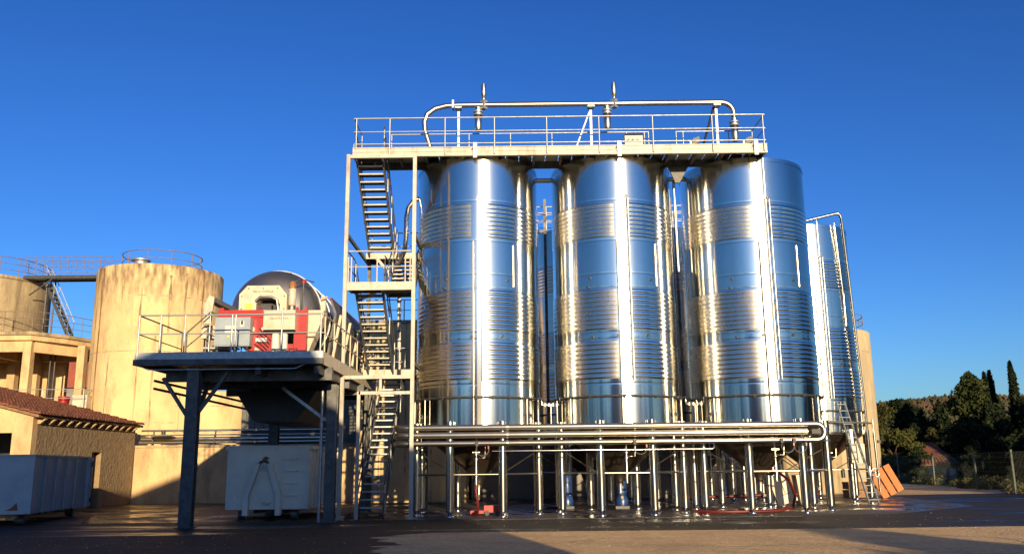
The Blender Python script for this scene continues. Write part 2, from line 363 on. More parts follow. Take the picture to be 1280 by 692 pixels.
    b = MB().tube([(0, y, 2.5), (0, y-.14, 2.3), (0, y-.16, 1.0)], .028, 8)
    b.lathe([(0, .0), (.075, 0), (.075, .03), (.03, .04), (.03, .16), (.075, .17), (.075, .2), (0, .2)], 12, c=(0, y-.16, 1.78))
    b.lathe([(0, .0), (.07, 0), (.07, .03), (0, .03)], 12, c=(0, y-.16, 1.25)); b.box((.0, y-.2, 2.02), (.24, .03, .03))
    b.tube([(0, y-.16, 1.84), (.28, y-.16, 1.84), (.3, y-.16, 2.2)], .02, 8); b.build('sample_valve', 'pipe', t)
    return t
tank0 = make_tank()
GT = 'tall steel wine tanks standing on legs'
front = [((-1.22, 31.3), 'tall steel tank beside the stair tower, left of the front three'),
         ((3.64, 31.35), 'tall steel tank in the middle of the front three, above the red tray\'s right'),
         ((8.57, 31.8), 'tall steel tank at the right end of the front row, leaning boxes beneath it')]
front[1] = (front[1][0], 'tall steel tank in the middle of the front three')
rear = [((13.0, 39.4), 'shorter looking steel tank at the far right with the aluminium ladder leaning on it', 11.75),
        ((8.1, 39.4), 'rear steel tank seen in the gap between the middle and right front tanks', 11.75),
        ((3.1, 39.4), 'rear steel tank seen in the gap between the left and middle front tanks', 11.75)]
for i, ((x, y), lab) in enumerate(front):
    t = tank0 if i == 0 else copy_tree(tank0)
    t.location = (x, y, 0); t['label'] = lab; t['group'] = GT
    if i == 2: t.scale = (1.03, 1.03, 1.0)
for (x, y), lab, top in rear:
    t = copy_tree(tank0); t.location = (x, y, 0); t.scale = (1, 1, top/12.12); t['label'] = lab; t['group'] = GT

# ------------------------------------------------------------ pipe headers in front of the legs
yp = 29.02
def header(z, r, pts, label):
    o = MB().tube(pts, r, 14)
    cm = 0
    t = thing('header_pipe', label, 'pipe', (3, yp, z), 'steel header pipes running in front of the tank legs')
    o.build('pipe_run', 'pipe', t)
    fm = MB().tube([(-.03, 0, 0), (.03, 0, 0)], r+.018, 14).mesh('pipe_coupling', 'pipe')
    for x in (-.2, 3.9, 7.3): inst('pipe_coupling', fm, t, (x, yp, z))
    return t
zt, zm, zb = 2.80, 2.56, 2.30
def leftend(z, x0=-3.75): return [(x0+.35, yp+3.2, z), (x0, yp+2.6, z), (x0-.1, yp+.5, z), (x0-.02, yp+.2, z), (x0+.12, yp+.06, z), (x0+.35, yp, z)]
header(zt, .095, leftend(zt)+[(9.75, yp, zt)]+arc((9.75, yp, (zt+zb)/2), (zt-zb)/2, pi/2, -pi/2, 10)+[(9.3, yp, zb)], 'top pipe of three in front of the tank legs, turning down at its end')
header(zm, .105, leftend(zm)+[(9.45, yp, zm)], 'middle pipe of the three in front of the tank legs, thickest')
header(zb, .085, leftend(zb)+[(9.28, yp, zb)], 'lowest pipe of the three in front of the tank legs')
# thin conduit under the headers
tag(MB().tube([(-.7, 29.15, 2.05), (6.4, 29.15, 2.05), (6.46, 29.16, 2.08), (6.48, 29.2, 2.2)], .028, 8).build('conduit_pipe', 'pipebright', origin=(3, 29.15, 2.05)),
    'thin steel conduit under the three header pipes', 'pipe')
MB().box((9.7, yp-.05, zm), (.3, .2, .14)).tube([(9.75, yp-.1, zm), (9.95, yp-.2, zm+.12)], .02, 6).build('end_valve', 'black', thing('end_valve', 'black valve at the right end of the middle header pipe', 'valve', (9.7, yp, zm)))
# hanging sample loops on the headers
for (x, lab) in ((-1.0, 'black sampling hose loop hanging at the left tank'), (4.05, 'black sampling hose loop hanging at the middle tank'),
                 (8.75, 'left one of two hose loops hanging at the right tank'), (9.15, 'right one of two hose loops hanging at the right tank')):
    t = thing('hose_loop', lab, 'hose', (x, yp-.14, 2.3), 'hose loops hanging from the header pipes')
    MB().tube(arc((x, yp-.14, 2.1), .2, radians(-215), radians(35), 18), .017, 6).build('loop', 'galvdark', t)
    MB().box((x-.18, yp-.14, 2.28), (.1, .08, .12)).build('valve', 'black', t)
    MB().box((x+.19, yp-.15, 2.16), (.04, .04, .09)).build('valve_handle', 'red', t)
# manifold valves between the tanks
for x, y, lab in ((1.25, 29.9, 'small valve manifold in the gap between left and middle tanks'), (6.1, 30.1, 'small valve manifold in the gap between middle and right tanks')):
    t = thing('valve_manifold', lab, 'valve', (x, y, 3.6), 'valve manifolds between the front tanks')
    MB().tube([(x-.5, y+.1, 3.78), (x-.3, y, 3.78), (x-.3, y, 3.55), (x+.3, y, 3.55), (x+.3, y, 3.78), (x+.5, y+.1, 3.78)], .025, 8).build('manifold_pipe', 'pipebright', t)
    MB().tube([(x, y, 3.55), (x, y, 2.7)], .022, 8).build('drop_pipe', 'pipebright', t)
    vm = MB().lathe([(0, 0), (.05, 0), (.05, .1), (0, .1)], 10).mesh('valve_body', 'pipebright')
    for dx in (-.2, -.07, .07, .2): inst('valve_body', vm, t, (x+dx, y-.03, 3.5))

# ------------------------------------------------------------ walkway on top of the tanks
x0, x1, y0, y1, zd = -5.42, 8.8, 28.9, 30.45, 12.3
wk = thing('roof_walkway', 'long cream edged steel walkway with railings over the three front tanks', 'walkway', (1.7, 29.7, zd))
MB().b2((x0, y0, zd-.30), (x1, y0+.06, zd-.03)).build('fascia', 'cream', wk)
MB().b2((x0, y0-.025, zd-.03), (x1, y0+.075, zd)).b2((x0, y0-.02, zd-.17), (x1, y0-.001, zd-.15)).b2((x0, y0-.03, zd-.33), (x1, y0+.075, zd-.302)).build('fascia_lip', 'cream', wk)
MB().b2((x0, y1-.06, zd-.30), (x1, y1, zd)).b2((x0, y0+.08, zd-.30), (x0+.05, y1-.07, zd)).b2((x1-.05, y0+.08, zd-.30), (x1, y1-.07, zd)).build('back_channel', 'galvdark', wk)
pm = MB().box((0, 0, 0), (.44, y1-y0-.15, .03)).mesh('deck_panel', 'galv')
n = int((x1-x0-.12)/.47)
for i in range(n): inst('deck_panel', pm, wk, (x0+.3+i*(x1-x0-.12)/n, (y0+y1)/2, zd-.03))
jm = MB().box((0, 0, 0), (.07, y1-y0-.16, .16)).mesh('joist', 'galvdark')
for i in range(15): inst('joist', jm, wk, (x0+.6+i*.94, (y0+y1)/2, zd-.15))
fr = [x0+.05+i*(x1-x0-.1)/10 for i in range(11)]
fr = [-5.3, -4.15, -2.25, -.55, 1.25, 3.05, 4.9, 6.95, 8.7]
railing(wk, [(x0+.04, y0-.03, zd), (x1-.04, y0-.03, zd)], (1.05, .56), [(x, y0-.04, zd-.28) for x in fr], .024, .026, H=1.33)
railing(wk, [(-4.3, y1-.03, zd), (5.0, y1-.03, zd)], (1.05, .14), [(x, y1-.03, zd) for x in (-4.3, -3.0, -1.5, 0, 1.5, 2.9, 4.2, 4.85, 5.0)], .022)
railing(wk, [(6.0, y1-.03, zd), (x1-.04, y1-.03, zd)], (1.05, .14), [(x, y1-.03, zd) for x in (6.0, 6.25, 7.9)], .022)
railing(wk, [(x0+.04, y0-.02, zd), (x1-.04, y0-.02, zd)], (.12,), [(x0+.04, y0-.02, zd)], .018)
for xx in (x0+.04, x1-.04): railing(wk, [(xx, y0, zd), (xx, y1, zd)], (1.05, .56), [(xx, y1, zd)] if xx > 0 else [(xx, y1, zd), (-4.3, y1-.5, zd)], .022)
for x in (-1.22, 3.72, 8.4):
    MB().b2((x-.06, y0-.09, zd-.42), (x+.07, y0-.035, zd+.12)).build('tie_plate', 'galv', wk)
    MB().bar((x-.45, y0+.12, zd-.36), (x-.04, y0-.0, zd-.05), .05, .04).build('bracket', 'galvdark', wk)
bk = MB(); bk.prism([(6.35, zd-.32), (6.0, zd-.95), (5.85, zd-.95), (5.6, zd-.32)], 30.2, 30.3, 'y'); bk.build('gusset', 'dark', wk)
# things on the walkway
t = thing('control_box', 'small cream control box with two knobs on the roof walkway', 'control box', (4.25, 29.3, zd))
MB().b2((3.98, 29.25, zd+.12), (4.6, 29.5, zd+.5)).build('box', 'cream', t)
MB().b2((3.98, 29.2, zd+.505), (4.6, 29.52, zd+.53)).build('box_lid', 'dark', t)
for x, m in ((4.1, 'red'), (4.25, 'dark'), (4.42, 'red')): MB().tube([(x, 29.245, zd+.3), (x, 29.2, zd+.3)], .04, 10).build('knob', m, t)
MB().b2((3.98, 29.3, zd), (4.04, 29.4, zd+.12)).b2((4.54, 29.3, zd), (4.6, 29.4, zd+.12)).build('foot', 'galv', t)
for x, lab in ((6.45, 'dark floodlight lying on the walkway left of its last bay'), (8.3, 'dark floodlight at the right end of the roof walkway')):
    t = thing('floodlight', lab, 'lamp', (x, 29.3, zd), 'floodlights on the roof walkway')
    MB().prism([(x-.14, zd+.12), (x+.14, zd+.2), (x+.12, zd+.42), (x-.1, zd+.34)], 29.25, 29.45, 'y').build('housing', 'dark', t)
    MB().b2((x-.2, 29.3, zd), (x-.14, 29.4, zd+.25)).b2((x-.2, 29.3, zd), (x+.15, 29.4, zd+.04)).build('stirrup', 'galv', t)
# overhead manifold pipe
ty, tz = 30.0, 14.28
t = thing('overhead_pipe', 'curved steel filling pipe carried above the roof walkway with drops into the tanks', 'pipe', (2.5, ty, zd))
pts = [(-2.78, ty, 12.35), (-2.9, ty, 12.8), (-3.05, ty, 13.3), (-3.08, ty, 13.65), (-2.98, ty, 13.95), (-2.7, ty, 14.16), (-2.3, ty, 14.26), (-1.9, ty, tz), (7.55, ty, tz)]
pts += arc((7.6, ty, tz-.42), .42, pi/2, 0, 8)[1:]+[(8.02, ty, tz-.55)]
MB().tube(pts, .095, 14).build('pipe_run', 'pipe', t)
for x in (-1.15, 3.48, 8.02):
    zz = tz if x < 8 else tz-.5
    MB().tube([(x, ty, zz-.1), (x, ty, zz-.28)], .1, 14).build('drop_neck', 'pipe', t)
    MB().lathe([(0, .0), (.17, 0), (.17, .05), (.12, .06), (.12, .1), (.17, .11), (.17, .16), (0, .16)], 18, c=(x, ty, zz-.4)).build('flange', 'galv', t)
    MB().lathe([(0, 0), (.11, 0), (.125, .02), (.125, .55), (.1, .58), (0, .58)], 18, c=(x, ty, zz-.98)).build('filling_spout', 'pipe', t)
for x in (-.95, 3.75):
    MB().tube([(x, ty, tz-.16), (x, ty, tz+.17)], .13, 4).build('valve', 'galv', t)
    MB().lathe([(0, .14), (.05, .14), (.06, .3), (.06, .3), (.095, .34), (.095, .62), (.075, .8), (.03, .82), (0, .82)], 14, c=(x, ty, tz)).build('actuator', 'pipe', t)
MB().box((-2.05, ty, tz), (.07, .3, .3)).build('flange', 'galv', t)
for x in (-1.86, 2.9, 7.42):
    MB().bar((x, ty+.13, zd), (x, ty+.13, tz+.08), .08, .08).build('support_post', 'galv', t)
    MB().bar((x-.12, ty-.0, tz-.13), (x+.12, ty-.0, tz-.13), .3, .05).build('pipe_saddle', 'galv', t)
MB().bar((2.2, ty+.2, zd-.02), (2.86, ty+.16, tz-.25), .07, .05).build('brace', 'galv', t)
MB().bar((6.95, ty+.9, zd+.3), (7.34, ty+.15, tz-.15), .07, .05).build('brace', 'dark', t)
# pipes linking the tank roofs
for a, c, lab in ((.75, 1.75, 'short vent pipe between the left and middle tank tops'), (5.7, 6.75, 'short vent pipe between the middle and right tank tops')):
    t = thing('link_pipe', lab, 'pipe', ((a+c)/2, 31.5, 11.9), 'vent pipes linking the tank tops')
    MB().tube([(a, 31.5, 11.9), (c, 31.5, 11.9)], .085, 12).build('pipe_run', 'pipe', t)
    if a > 3: MB().tube([(6.02, 31.5, 11.9), (6.05, 31.5, 8.4)], .05, 10).build('drop_pipe', 'pipe', t); MB().tube([(6.3, 31.55, 12.9), (6.3, 31.55, 11.95)], .05, 8).build('riser', 'white', t)
# goose neck pipe left of the left tank
tag(MB().tube([(-3.2, 31.3, 11.25), (-3.55, 31.2, 11.1), (-3.74, 31.1, 10.8), (-3.8, 31.0, 10.4), (-3.8, 31.0, 9.7), (-3.86, 31.1, 9.2), (-4.05, 31.3, 8.8), (-4.4, 31.6, 8.5)], .085, 12).build('goose_neck_pipe', 'pipe', origin=(-3.4, 31, 8.6)),
    'bent steel pipe coming off the left side of the left tank', 'pipe')
# rear walkway railings seen in the gaps
t = thing('rear_walkway', 'walkway and railing on the rear tanks seen through the gaps between the front tanks', 'walkway', (6, 40, 12.2))
MB().b2((.3, 39.4, 12.0), (11.3, 40.4, 12.12)).build('deck', 'galvdark', t)
railing(t, [(.3, 39.4, 12.12), (11.3, 39.4, 12.12)], (1.1, .72, .36), [(.4+i*1.2, 39.4, 12.12) for i in range(10)], .03)
railing(t, [(.3, 40.4, 12.12), (11.3, 40.4, 12.12)], (1.1, .72, .36), [(.4+i*1.2, 40.4, 12.12) for i in range(10)], .03)
for x in (1.45, 6.9): MB().bar((x, 37.2, 3), (x, 37.2, 12.9), .12, .1).build('support_post', 'galvdark', t)
# overflow pipe of the far right tank
t = thing('overflow_pipe', 'tall thin steel pipe bent over the top of the far right tank', 'pipe', (14.3, 37.4, 0))
MB().tube([(12.7, 37.2, 11.8), (14.15, 37.25, 12.15), (14.28, 37.25, 12.08), (14.34, 37.3, 11.9), (14.85, 37.9, 3.9), (14.9, 38, 1.4)], .06, 10).build('pipe_run', 'pipebright', t)
MB().tube([(14.05, 37.4, 11.75), (14.6, 38.1, 4.2)], .045, 8).build('inner_pipe', 'pipebright', t)

# ------------------------------------------------------------ stair tower
st = thing('stair_tower', 'tall galvanised steel stair tower beside the left tank climbing to the walkway', 'staircase', (-4.4, 30.5, 0))
XL, XR, YF, YB = -5.49, -3.24, 28.62, 33.4
for (x, y, z1) in ((XL, YF, 11.95), (XR, YF, 11.95), (XL, YB, 9.3), (XR, YB, 9.3)):
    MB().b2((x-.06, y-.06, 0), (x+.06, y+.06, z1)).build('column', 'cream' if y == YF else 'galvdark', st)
    MB().b2((x-.14, y-.14, -.002), (x+.14, y+.14, .02)).build('base_plate', 'galv', st)
for z in (4.42, 11.88): MB().b2((XL+.065, YF-.05, z-.06), (XR-.065, YF+.05, z+.05)).build('beam', 'cream', st)
MB().b2((-4.95, YF-.05, 3.86), (XR-.065, YF+.05, 3.96)).b2((-5.0, YF-.05, 0), (-4.9, YF+.05, 3.96)).b2((-4.3, YF-.04, 3.97), (-4.22, YF+.04, 4.355)).build('portal_frame', 'cream', st)
for z in (9.2, 4.9):
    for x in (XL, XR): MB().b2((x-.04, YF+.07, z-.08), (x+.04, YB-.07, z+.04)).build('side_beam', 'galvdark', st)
def flight(xa, xb, ys_, zs_, ye, ze, n, m='cream'):
    """from (ys_, zs_) at the top down to (ye, ze)"""
    for x in (xa, xb):
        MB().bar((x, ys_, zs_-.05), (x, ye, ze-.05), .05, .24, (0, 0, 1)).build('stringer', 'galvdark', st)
    tm = MB().b2((xa+.03, -.12, -.018), (xb-.03, .13, .014)).b2((xa+.03, .115, -.045), (xb-.03, .13, -.0185)).mesh('step', 'galvdark')
    nm_ = MB().b2((xa+.028, -.135, -.03), (xb-.028, -.1205, .018)).mesh('nosing', m)
    for i in range(n):
        f = (i+.5)/n; sp = inst('step', tm, st, (0, ys_+(ye-ys_)*f, zs_+(ze-zs_)*(i+1)/(n+1))); inst('nosing', nm_, sp, wloc(sp))
    for x in (xa-.04, xb+.04):
        for h in (.95, .5): MB().tube([(x, ys_, zs_+h), (x, ye, ze+h)], .022, 8).build('handrail', 'galvdark', st)
        k = max(2, n//4); pmh = MB().tube([(0, 0, -.1), (0, 0, .95)], .02, 6).mesh('rail_post', 'galv')
        for i in range(k+1): f = .03+.94*i/k; inst('rail_post', pmh, st, (x, ys_+(ye-ys_)*f, zs_+(ze-zs_)*f))
flight(-5.3, -4.4, 28.95, 12.15, 32.3, 9.35, 13)
flight(-4.25, -3.4, 32.3, 9.35, 30.1, 7.45, 8, 'cream')
flight(-5.25, -4.35, 29.3, 7.45, 32.3, 5.0, 11)
flight(-4.95, -4.15, 33.9, 4.9, 28.9, .1, 19, 'galv')
def landing(xa, xb, ya, yb, z, m='galvdark'):
    MB().b2((xa, ya, z-.16), (xa+.06, yb, z)).b2((xb-.06, ya, z-.16), (xb, yb, z)).b2((xa+.061, yb-.05, z-.16), (xb-.061, yb, z)).build('landing_frame', m, st)
    MB().b2((xa+.061, ya+.01, z-.05), (xb-.061, yb-.055, z-.01)).build('landing_plate', 'galvdark', st)
    MB().b2((xa-.02, ya-.06, z-.18), (xb+.02, ya-.003, z+.04)).build('landing_fascia', 'cream', st)
landing(-5.42, -3.32, 32.3, 33.35, 9.35); landing(-5.42, -4.3, 28.63, 29.28, 7.45); landing(-4.29, -3.32, 28.63, 30.08, 7.45)
landing(-5.42, -3.32, 32.3, 34.3, 5.0)
MB().b2((-5.42, 28.5, 7.25), (-3.32, 28.56, 7.3)).b2((-5.42, 28.5, 7.3), (-3.32, 28.53, 7.52)).build('landing_fascia', 'cream', st)
railing(st, [(-5.4, 28.6, 7.5), (-3.34, 28.6, 7.5)], (1.08, .55), [(-5.4, 28.6, 7.3), (-5.3, 28.6, 7.3), (-4.45, 28.6, 7.3), (-3.52, 28.6, 7.3), (-3.36, 28.6, 7.3)], .024, m='cream')
railing(st, [(-5.42, 28.62, 7.5), (-5.42, 29.9, 7.5)], (1.08, .55), [(-5.42, 29.9, 7.4)], .022, m='galvdark')
railing(st, [(-4.3, 29.3, 7.5), (-4.3, 30.3, 7.5)], (1.08, .55), [(-4.3, 29.35, 7.4), (-4.3, 30.2, 7.4)], .022, m='galvdark')
railing(st, [(-5.4, 33.3, 9.35), (-3.34, 33.3, 9.35)], (1.08, .55), [(-5.4, 33.3, 9.3), (-4.4, 33.3, 9.3), (-3.36, 33.3, 9.3)], .022)
railing(st, [(-5.4, 34.25, 5.0), (-3.34, 34.25, 5.0)], (1.08, .55), [(-5.4, 34.25, 5), (-4.4, 34.25, 5), (-3.36, 34.25, 5)], .022)
MB().bar((-5.05, 32.2, 9.2), (-4.0, 32.2, 8.0), .1, .1).build('knee_brace', 'cream', st)
MB().bar((-3.55, 33.3, 8.9), (-5.3, 30.1, 7.2), .08, .08).build('knee_brace', 'dark', st)
t = thing('banded_pipe', 'vertical pale pipe with clamps behind the stair tower', 'pipe', (-4.4, 34.6, 0))
MB().tube([(-4.42, 34.6, 4.2), (-4.5, 34.6, 9.2)], .07, 10).build('pipe_run', 'white', t)
cm = MB().tube([(0, 0, -.03), (0, 0, .03)], .09, 10).mesh('clamp', 'dark')
for i in range(12): inst('clamp', cm, t, (-4.42-.08*i/12, 34.6, 4.4+i*.4))
# pallet under the stairs
def pallet(label, loc, rz=0):
    t = thing('pallet', label, 'pallet')
    bm_ = MB().box((0, 0, 0), (1.2, .1, .02)).mesh('board', 'pallet'); kb = MB().box((0, 0, 0), (.1, .14, .09)).mesh('block', 'pallet')
    for i in range(5): inst('board', bm_, t, (0, -.36+i*.18, .135))
    for i in range(3): inst('board', bm_, t, (0, -.36+i*.36, .012))
    for i in range(3):
        for j in range(3): inst('block', kb, t, (-.54+i*.54, -.36+j*.36, .07))
    t.location = loc; t.rotation_euler.z = rz; return t
pallet('brown wooden pallet lying at the foot of the stairs', (-4.85, 29.7, 0), .05)

# ------------------------------------------------------------ press platform
pf = thing('press_platform', 'raised steel platform on heavy posts carrying the wine press', 'platform', (-8, 30, 0))
PX0, PX1, PY0, PY1, PZ = -10.78, -5.42, 25.2, 35.0, 4.72
MB().b2((PX0, PY0, PZ-.07), (PX1, PY0+.07, PZ+.13)).build('toe_board', 'galv', pf)
MB().b2((PX0-.02, PY0-.05, PZ-.24), (PX1+.02, PY0+.1, PZ-.075)).build('edge_beam', 'galvdark', pf)
MB().b2((PX1-.07, PY0+.11, PZ-.24), (PX1, PY1, PZ+.13)).build('edge_beam', 'beige', pf)
MB().b2((PX0, PY0+.11, PZ-.24), (PX0+.07, 31.5, PZ+.1)).build('edge_beam', 'galvdark', pf)
for i in range(12):
    xa = PX0+.08+i*(PX1-PX0-.16)/12; MB().b2((xa, PY0+.11, PZ-.05), (xa+(PX1-PX0-.16)/12-.01, 31.5 if xa < -9 else PY1, PZ-.01)).build('deck_plate', 'dark', pf)
for y in (26.2, 29.0, 31.8, 34.4): MB().b2((-10.2 if y < 32 else -9, y-.1, PZ-.62), (PX1+.1, y+.1, PZ-.25)).build('cross_beam', 'galvdark', pf)
for x in (-9.15, -7.3, -5.62): MB().b2((x-.08, 25.4, PZ-.5), (x+.08, PY1, PZ-.251)).build('long_beam', 'dark', pf)
MB().bar((-10.4, 25.26, 4.36), (-6.2, 25.26, 4.36), .02, .02).bar((-10.4, 25.26, 4.36), (-10.7, 25.26, 4.5), .02, .02).bar((-6.2, 25.26, 4.36), (-5.9, 25.26, 4.5), .02, .02).build('cable_tray', 'galv', pf)
def hpost(x, y, z1, wd=.34, m='galvdark'):
    b = MB(); d = wd/2
    b.b2((x-d, y-.16, 0.02), (x+d, y-.135, z1)).b2((x-d, y+.135, 0.02), (x+d, y+.16, z1)).b2((x-.015, y-.134, .02), (x+.015, y+.134, z1))
    b.b2((x-d, y-.134, .02), (x-d+.02, y-.09, z1)).b2((x+d-.02, y-.134, .02), (x+d, y-.09, z1))
    b.b2((x-d-.08, y-.24, 0), (x+d+.08, y+.24, .02)); return b.build('post', m, pf)
hpost(-9.15, 25.55, PZ-.26); hpost(-5.55, 27.45, PZ-.64, .3); hpost(-9.1, 34.2, PZ-.64); hpost(-5.55, 34.2, PZ-.64)
MB().tube([(-5.85, 27.4, 0), (-5.85, 27.4, 3.9)], .05, 8).build('drain_pipe', 'galv', pf)
for a, c in (((-10.05, 25.55, 4.15), (-9.33, 25.55, 3.1)), ((-8.2, 25.55, 4.3), (-8.97, 25.55, 3.2)), ((-9.15, 26.9, 4.3), (-9.15, 25.75, 2.9)), ((-7.1, 27.45, 4.0), (-5.73, 27.45, 3.0))):
    MB().bar(a, c, .11, .09).build('knee_brace', 'galvdark' if a[0] < -8 else 'galv', pf)
# railings, front, side, left
fx = [-10.72, -10.1, -9.4, -8.05, -7.95, -6.62, -5.5]
railing(pf, [(PX0+.05, PY0+.02, PZ+.08), (PX1-.03, PY0+.02, PZ+.08)], (1.12, .58), [(x, PY0+.02, PZ-.1) for x in fx], .024, .024, H=1.3)
railing(pf, [(PX1-.03, PY0+.05, PZ+.08), (PX1-.03, PY1, PZ+.08)], (1.12, .58), [(PX1-.03, PY0+.35+i*1.35, PZ) for i in range(8)], .024, .024, m='beige', H=1.2)
railing(pf, [(PX0+.05, PY0+.05, PZ+.08), (PX0+.05, 28.6, PZ+.08)], (1.12, .58), [(PX0+.05, 26.9, PZ), (PX0+.05, 28.6, PZ)], .024, .024, m='galvdark', H=1.2)
# access steps and handrails at the left of the deck
MB().prism([(-9.85, PZ), (-9.35, PZ), (-8.95, PZ+.62), (-9.1, PZ+.62)], 27.4, 28.2, 'y').build('access_ramp', 'galvdark', pf)
for y in (27.0, 28.6):
    MB().tube([(-10.0, y, PZ), (-10.0, y, PZ+.95), (-9.3, y, PZ+1.6), (-8.3, y, PZ+1.15), (-8.3, y, PZ+.2)], .026, 8).build('handrail', 'galvdark', pf)
    MB().tube([(-10.0, y, PZ+.5), (-9.3, y, PZ+1.1), (-8.3, y, PZ+.65)], .02, 8).build('mid_rail', 'galvdark', pf)
    MB().tube([(-9.3, y, PZ), (-9.3, y, PZ+1.6)], .024, 8).build('rail_post', 'galv', pf)
for i in range(3): MB().b2((-9.6+i*.03, 27.1, PZ+.15+i*.16), (-8.5, 27.5, PZ+.2+i*.16)).build('access_step', 'galv', pf)
for p in ((-10.3, 26.0), (-9.75, 25.8)): MB().b2((p[0]-.12, p[1]-.1, PZ-.009), (p[0]+.12, p[1]+.1, PZ+.2)).build('deck_hatch', 'dark', pf)
# pipe gallery hanging under the deck
for z, m in ((3.85, 'galvdark'), (3.62, 'dark')): MB().tube([(-10.6, 26.3, z+.3), (-9.4, 33.8, z)], .04, 8).build('hanging_pipe', m, pf)

# ------------------------------------------------------------ wine press
wp = thing('wine_press', 'large drum wine press with red chassis and beige covers on the platform', 'wine press', (-7.6, 30, PZ))
cx, cz, rd = -7.75, 6.5, 1.47
b = MB(); prof = [(0, -.72), (.3, -.70), (.65, -.6), (1.0, -.42), (1.28, -.18), (1.42, .1), (rd, .4), (rd, 6.0), (1.2, 6.4), (.6, 6.6), (0, 6.65)]
vs = MB().lathe(prof, 64)
b.add([(cx+x, 28.4+z, cz+y) for x, y, z in vs.v], vs.f, True); b.build('drum', 'drum', wp)
b = MB()
for y in (28.85, 30.2, 31.6, 33.0): b.add([(cx+x, y+z, cz+yy) for x, yy, z in MB().lathe([(rd-.01, -.04), (rd+.03, -.04), (rd+.03, .04), (rd-.01, .04)], 64).v], MB().lathe([(0, 0)]*4, 64).f)
b.build('drum_band', 'galv', wp)
MB().tube([(cx+.25, 27.95, cz+.85), (cx+.42, 28.15, cz+1.12), (cx+.52, 28.42, cz+1.34)], .012, 6).build('drum_seam', 'dark', wp)
# beige housing / trough on the right side
MB().prism([(-6.05, 5.0), (-5.98, 5.0), (-5.74, 6.5), (-5.9, 6.95), (-5.97, 6.95), (-5.81, 6.5)], 28.6, 34.6, 'y').build('side_casing', 'galvdark', wp)
MB().bar((-5.95, 28.6, 7.0), (-6.0, 34.4, 7.05), .06, .07).build('casing_rail', 'rustroof', wp)
MB().prism([(-6.35, 5.05), (-5.9, 6.2), (-5.9, 6.4), (-6.7, 6.4), (-6.55, 5.05)], 27.35, 27.9, 'y').build('trough_front', 'beige', wp)
for y in (28.9, 30.6, 32.3, 34.0): MB().prism([(-5.98, 4.75), (-5.9, 4.75), (-5.62, 6.5), (-5.7, 6.5)], y, y+.1, 'y').build('rib_plate', 'beige', wp)
MB().b2((-6.02, 27.5, 6.402), (-5.88, 27.65, 6.85)).tube([(-6.02, 27.45, 6.75), (-5.8, 27.4, 6.82)], .045, 8).build('hinge_bracket', 'beige', wp)
MB().prism([(-8.9, 4.0), (-6.3, 4.0), (-6.9, 3.05), (-8.3, 3.05)], 28.6, 33.5, 'y').build('collecting_trough', 'black', wp)
# octagonal cover with slot
yy = 27.3
MB().prism([(-8.54, 6.33), (-8.0, 6.33), (-8.0, 6.6), (-7.86, 6.78), (-7.42, 6.78), (-7.26, 6.6), (-7.26, 6.33), (-7.05, 6.33), (-7.05, 6.9), (-7.3, 7.19), (-8.3, 7.19), (-8.54, 6.92)], yy, yy+.5, 'y').build('gear_cover', 'beige', wp)
MB().prism([(-8.05, 6.33), (-8.05, 6.85), (-7.2, 6.85), (-7.2, 6.33)], yy+.35, yy+.45, 'y').build('cover_recess', 'black', wp)
MB().tube([(-8.0, yy-.05, 6.68), (-7.88, yy-.06, 6.8), (-7.5, yy-.06, 6.8), (-7.34, yy-.05, 6.72), (-7.29, yy-.03, 6.33)], .05, 10).build('cover_pipe', 'pipe', wp)
MB().box((-7.7, yy+.1, 6.5), (.36, .2, .16)).build('gear_motor', 'dark', wp); MB().box((-7.88, yy+.05, 6.45), (.14, .15, .16)).build('gear_flange', 'redhose', wp)
MB().b2((-8.34, yy-.012, 6.38), (-8.12, yy-.002, 6.62)).build('warning_label', 'yellow', wp)
bo = MB().tube([(0, 0, 0), (0, -.02, 0)], .022, 8).mesh('bolt', 'galvdark')
for px_, pz_ in ((-8.46, 6.45), (-8.46, 6.85), (-8.25, 7.1), (-7.8, 7.1), (-7.35, 7.1), (-7.13, 6.85), (-7.13, 6.45)): inst('bolt', bo, wp, (px_, yy, pz_))
text_part('DELLA TOFFOLA', .085, 'black', wp, (-7.8, yy-.006, 6.97))
# red chassis
MB().b2((-9.04, 26.95, 6.13), (-7.6, 27.1, 6.36)).build('chassis_beam', 'red', wp)
MB().b2((-8.14, 26.97, 4.9), (-7.78, 27.1, 6.128)).build('chassis_post', 'red', wp)
MB().b2((-9.04, 26.96, 4.73), (-7.2, 27.1, 4.898)).build('chassis_sill', 'red', wp)
MB().prism([(-7.779, 4.9), (-7.15, 4.9), (-7.12, 5.25), (-7.4, 5.5), (-7.5, 6.12), (-7.779, 6.12)], 27.0, 27.1, 'y').build('chassis_plate', 'red', wp)
MB().b2((-6.7, 26.95, 4.73), (-6.32, 27.15, 6.34)).build('chassis_post', 'red', wp)
for xa, xb in ((-6.7, -6.62), (-6.4, -6.32), (-9.02, -8.9)): MB().b2((xa, 26.98, 6.342 if xa > -7 else 6.362), (xb, 27.1, 6.44)).build('lifting_eye', 'red', wp)
MB().b2((-7.05, 27.0, 4.73), (-6.72, 27.1, 5.3)).build('chassis_foot', 'red', wp)
dm = MB().tube([(0, 0, 0), (0, -.03, 0)], .085, 16).mesh('chassis_cap', 'beige')
for p in ((-7.98, 5.75), (-7.62, 5.75)): inst('chassis_cap', dm, wp, (p[0], 26.97, p[1]))
MB().prism([(-7.85, 5.2), (-7.6, 5.05), (-7.65, 4.9), (-7.9, 5.0)], 26.9, 26.96, 'y').build('coupling_guard', 'beige', wp)
MB().b2((-7.85, 26.88, 5.36), (-7.5, 26.96, 5.48)).build('coupling_cover', 'galv', wp)
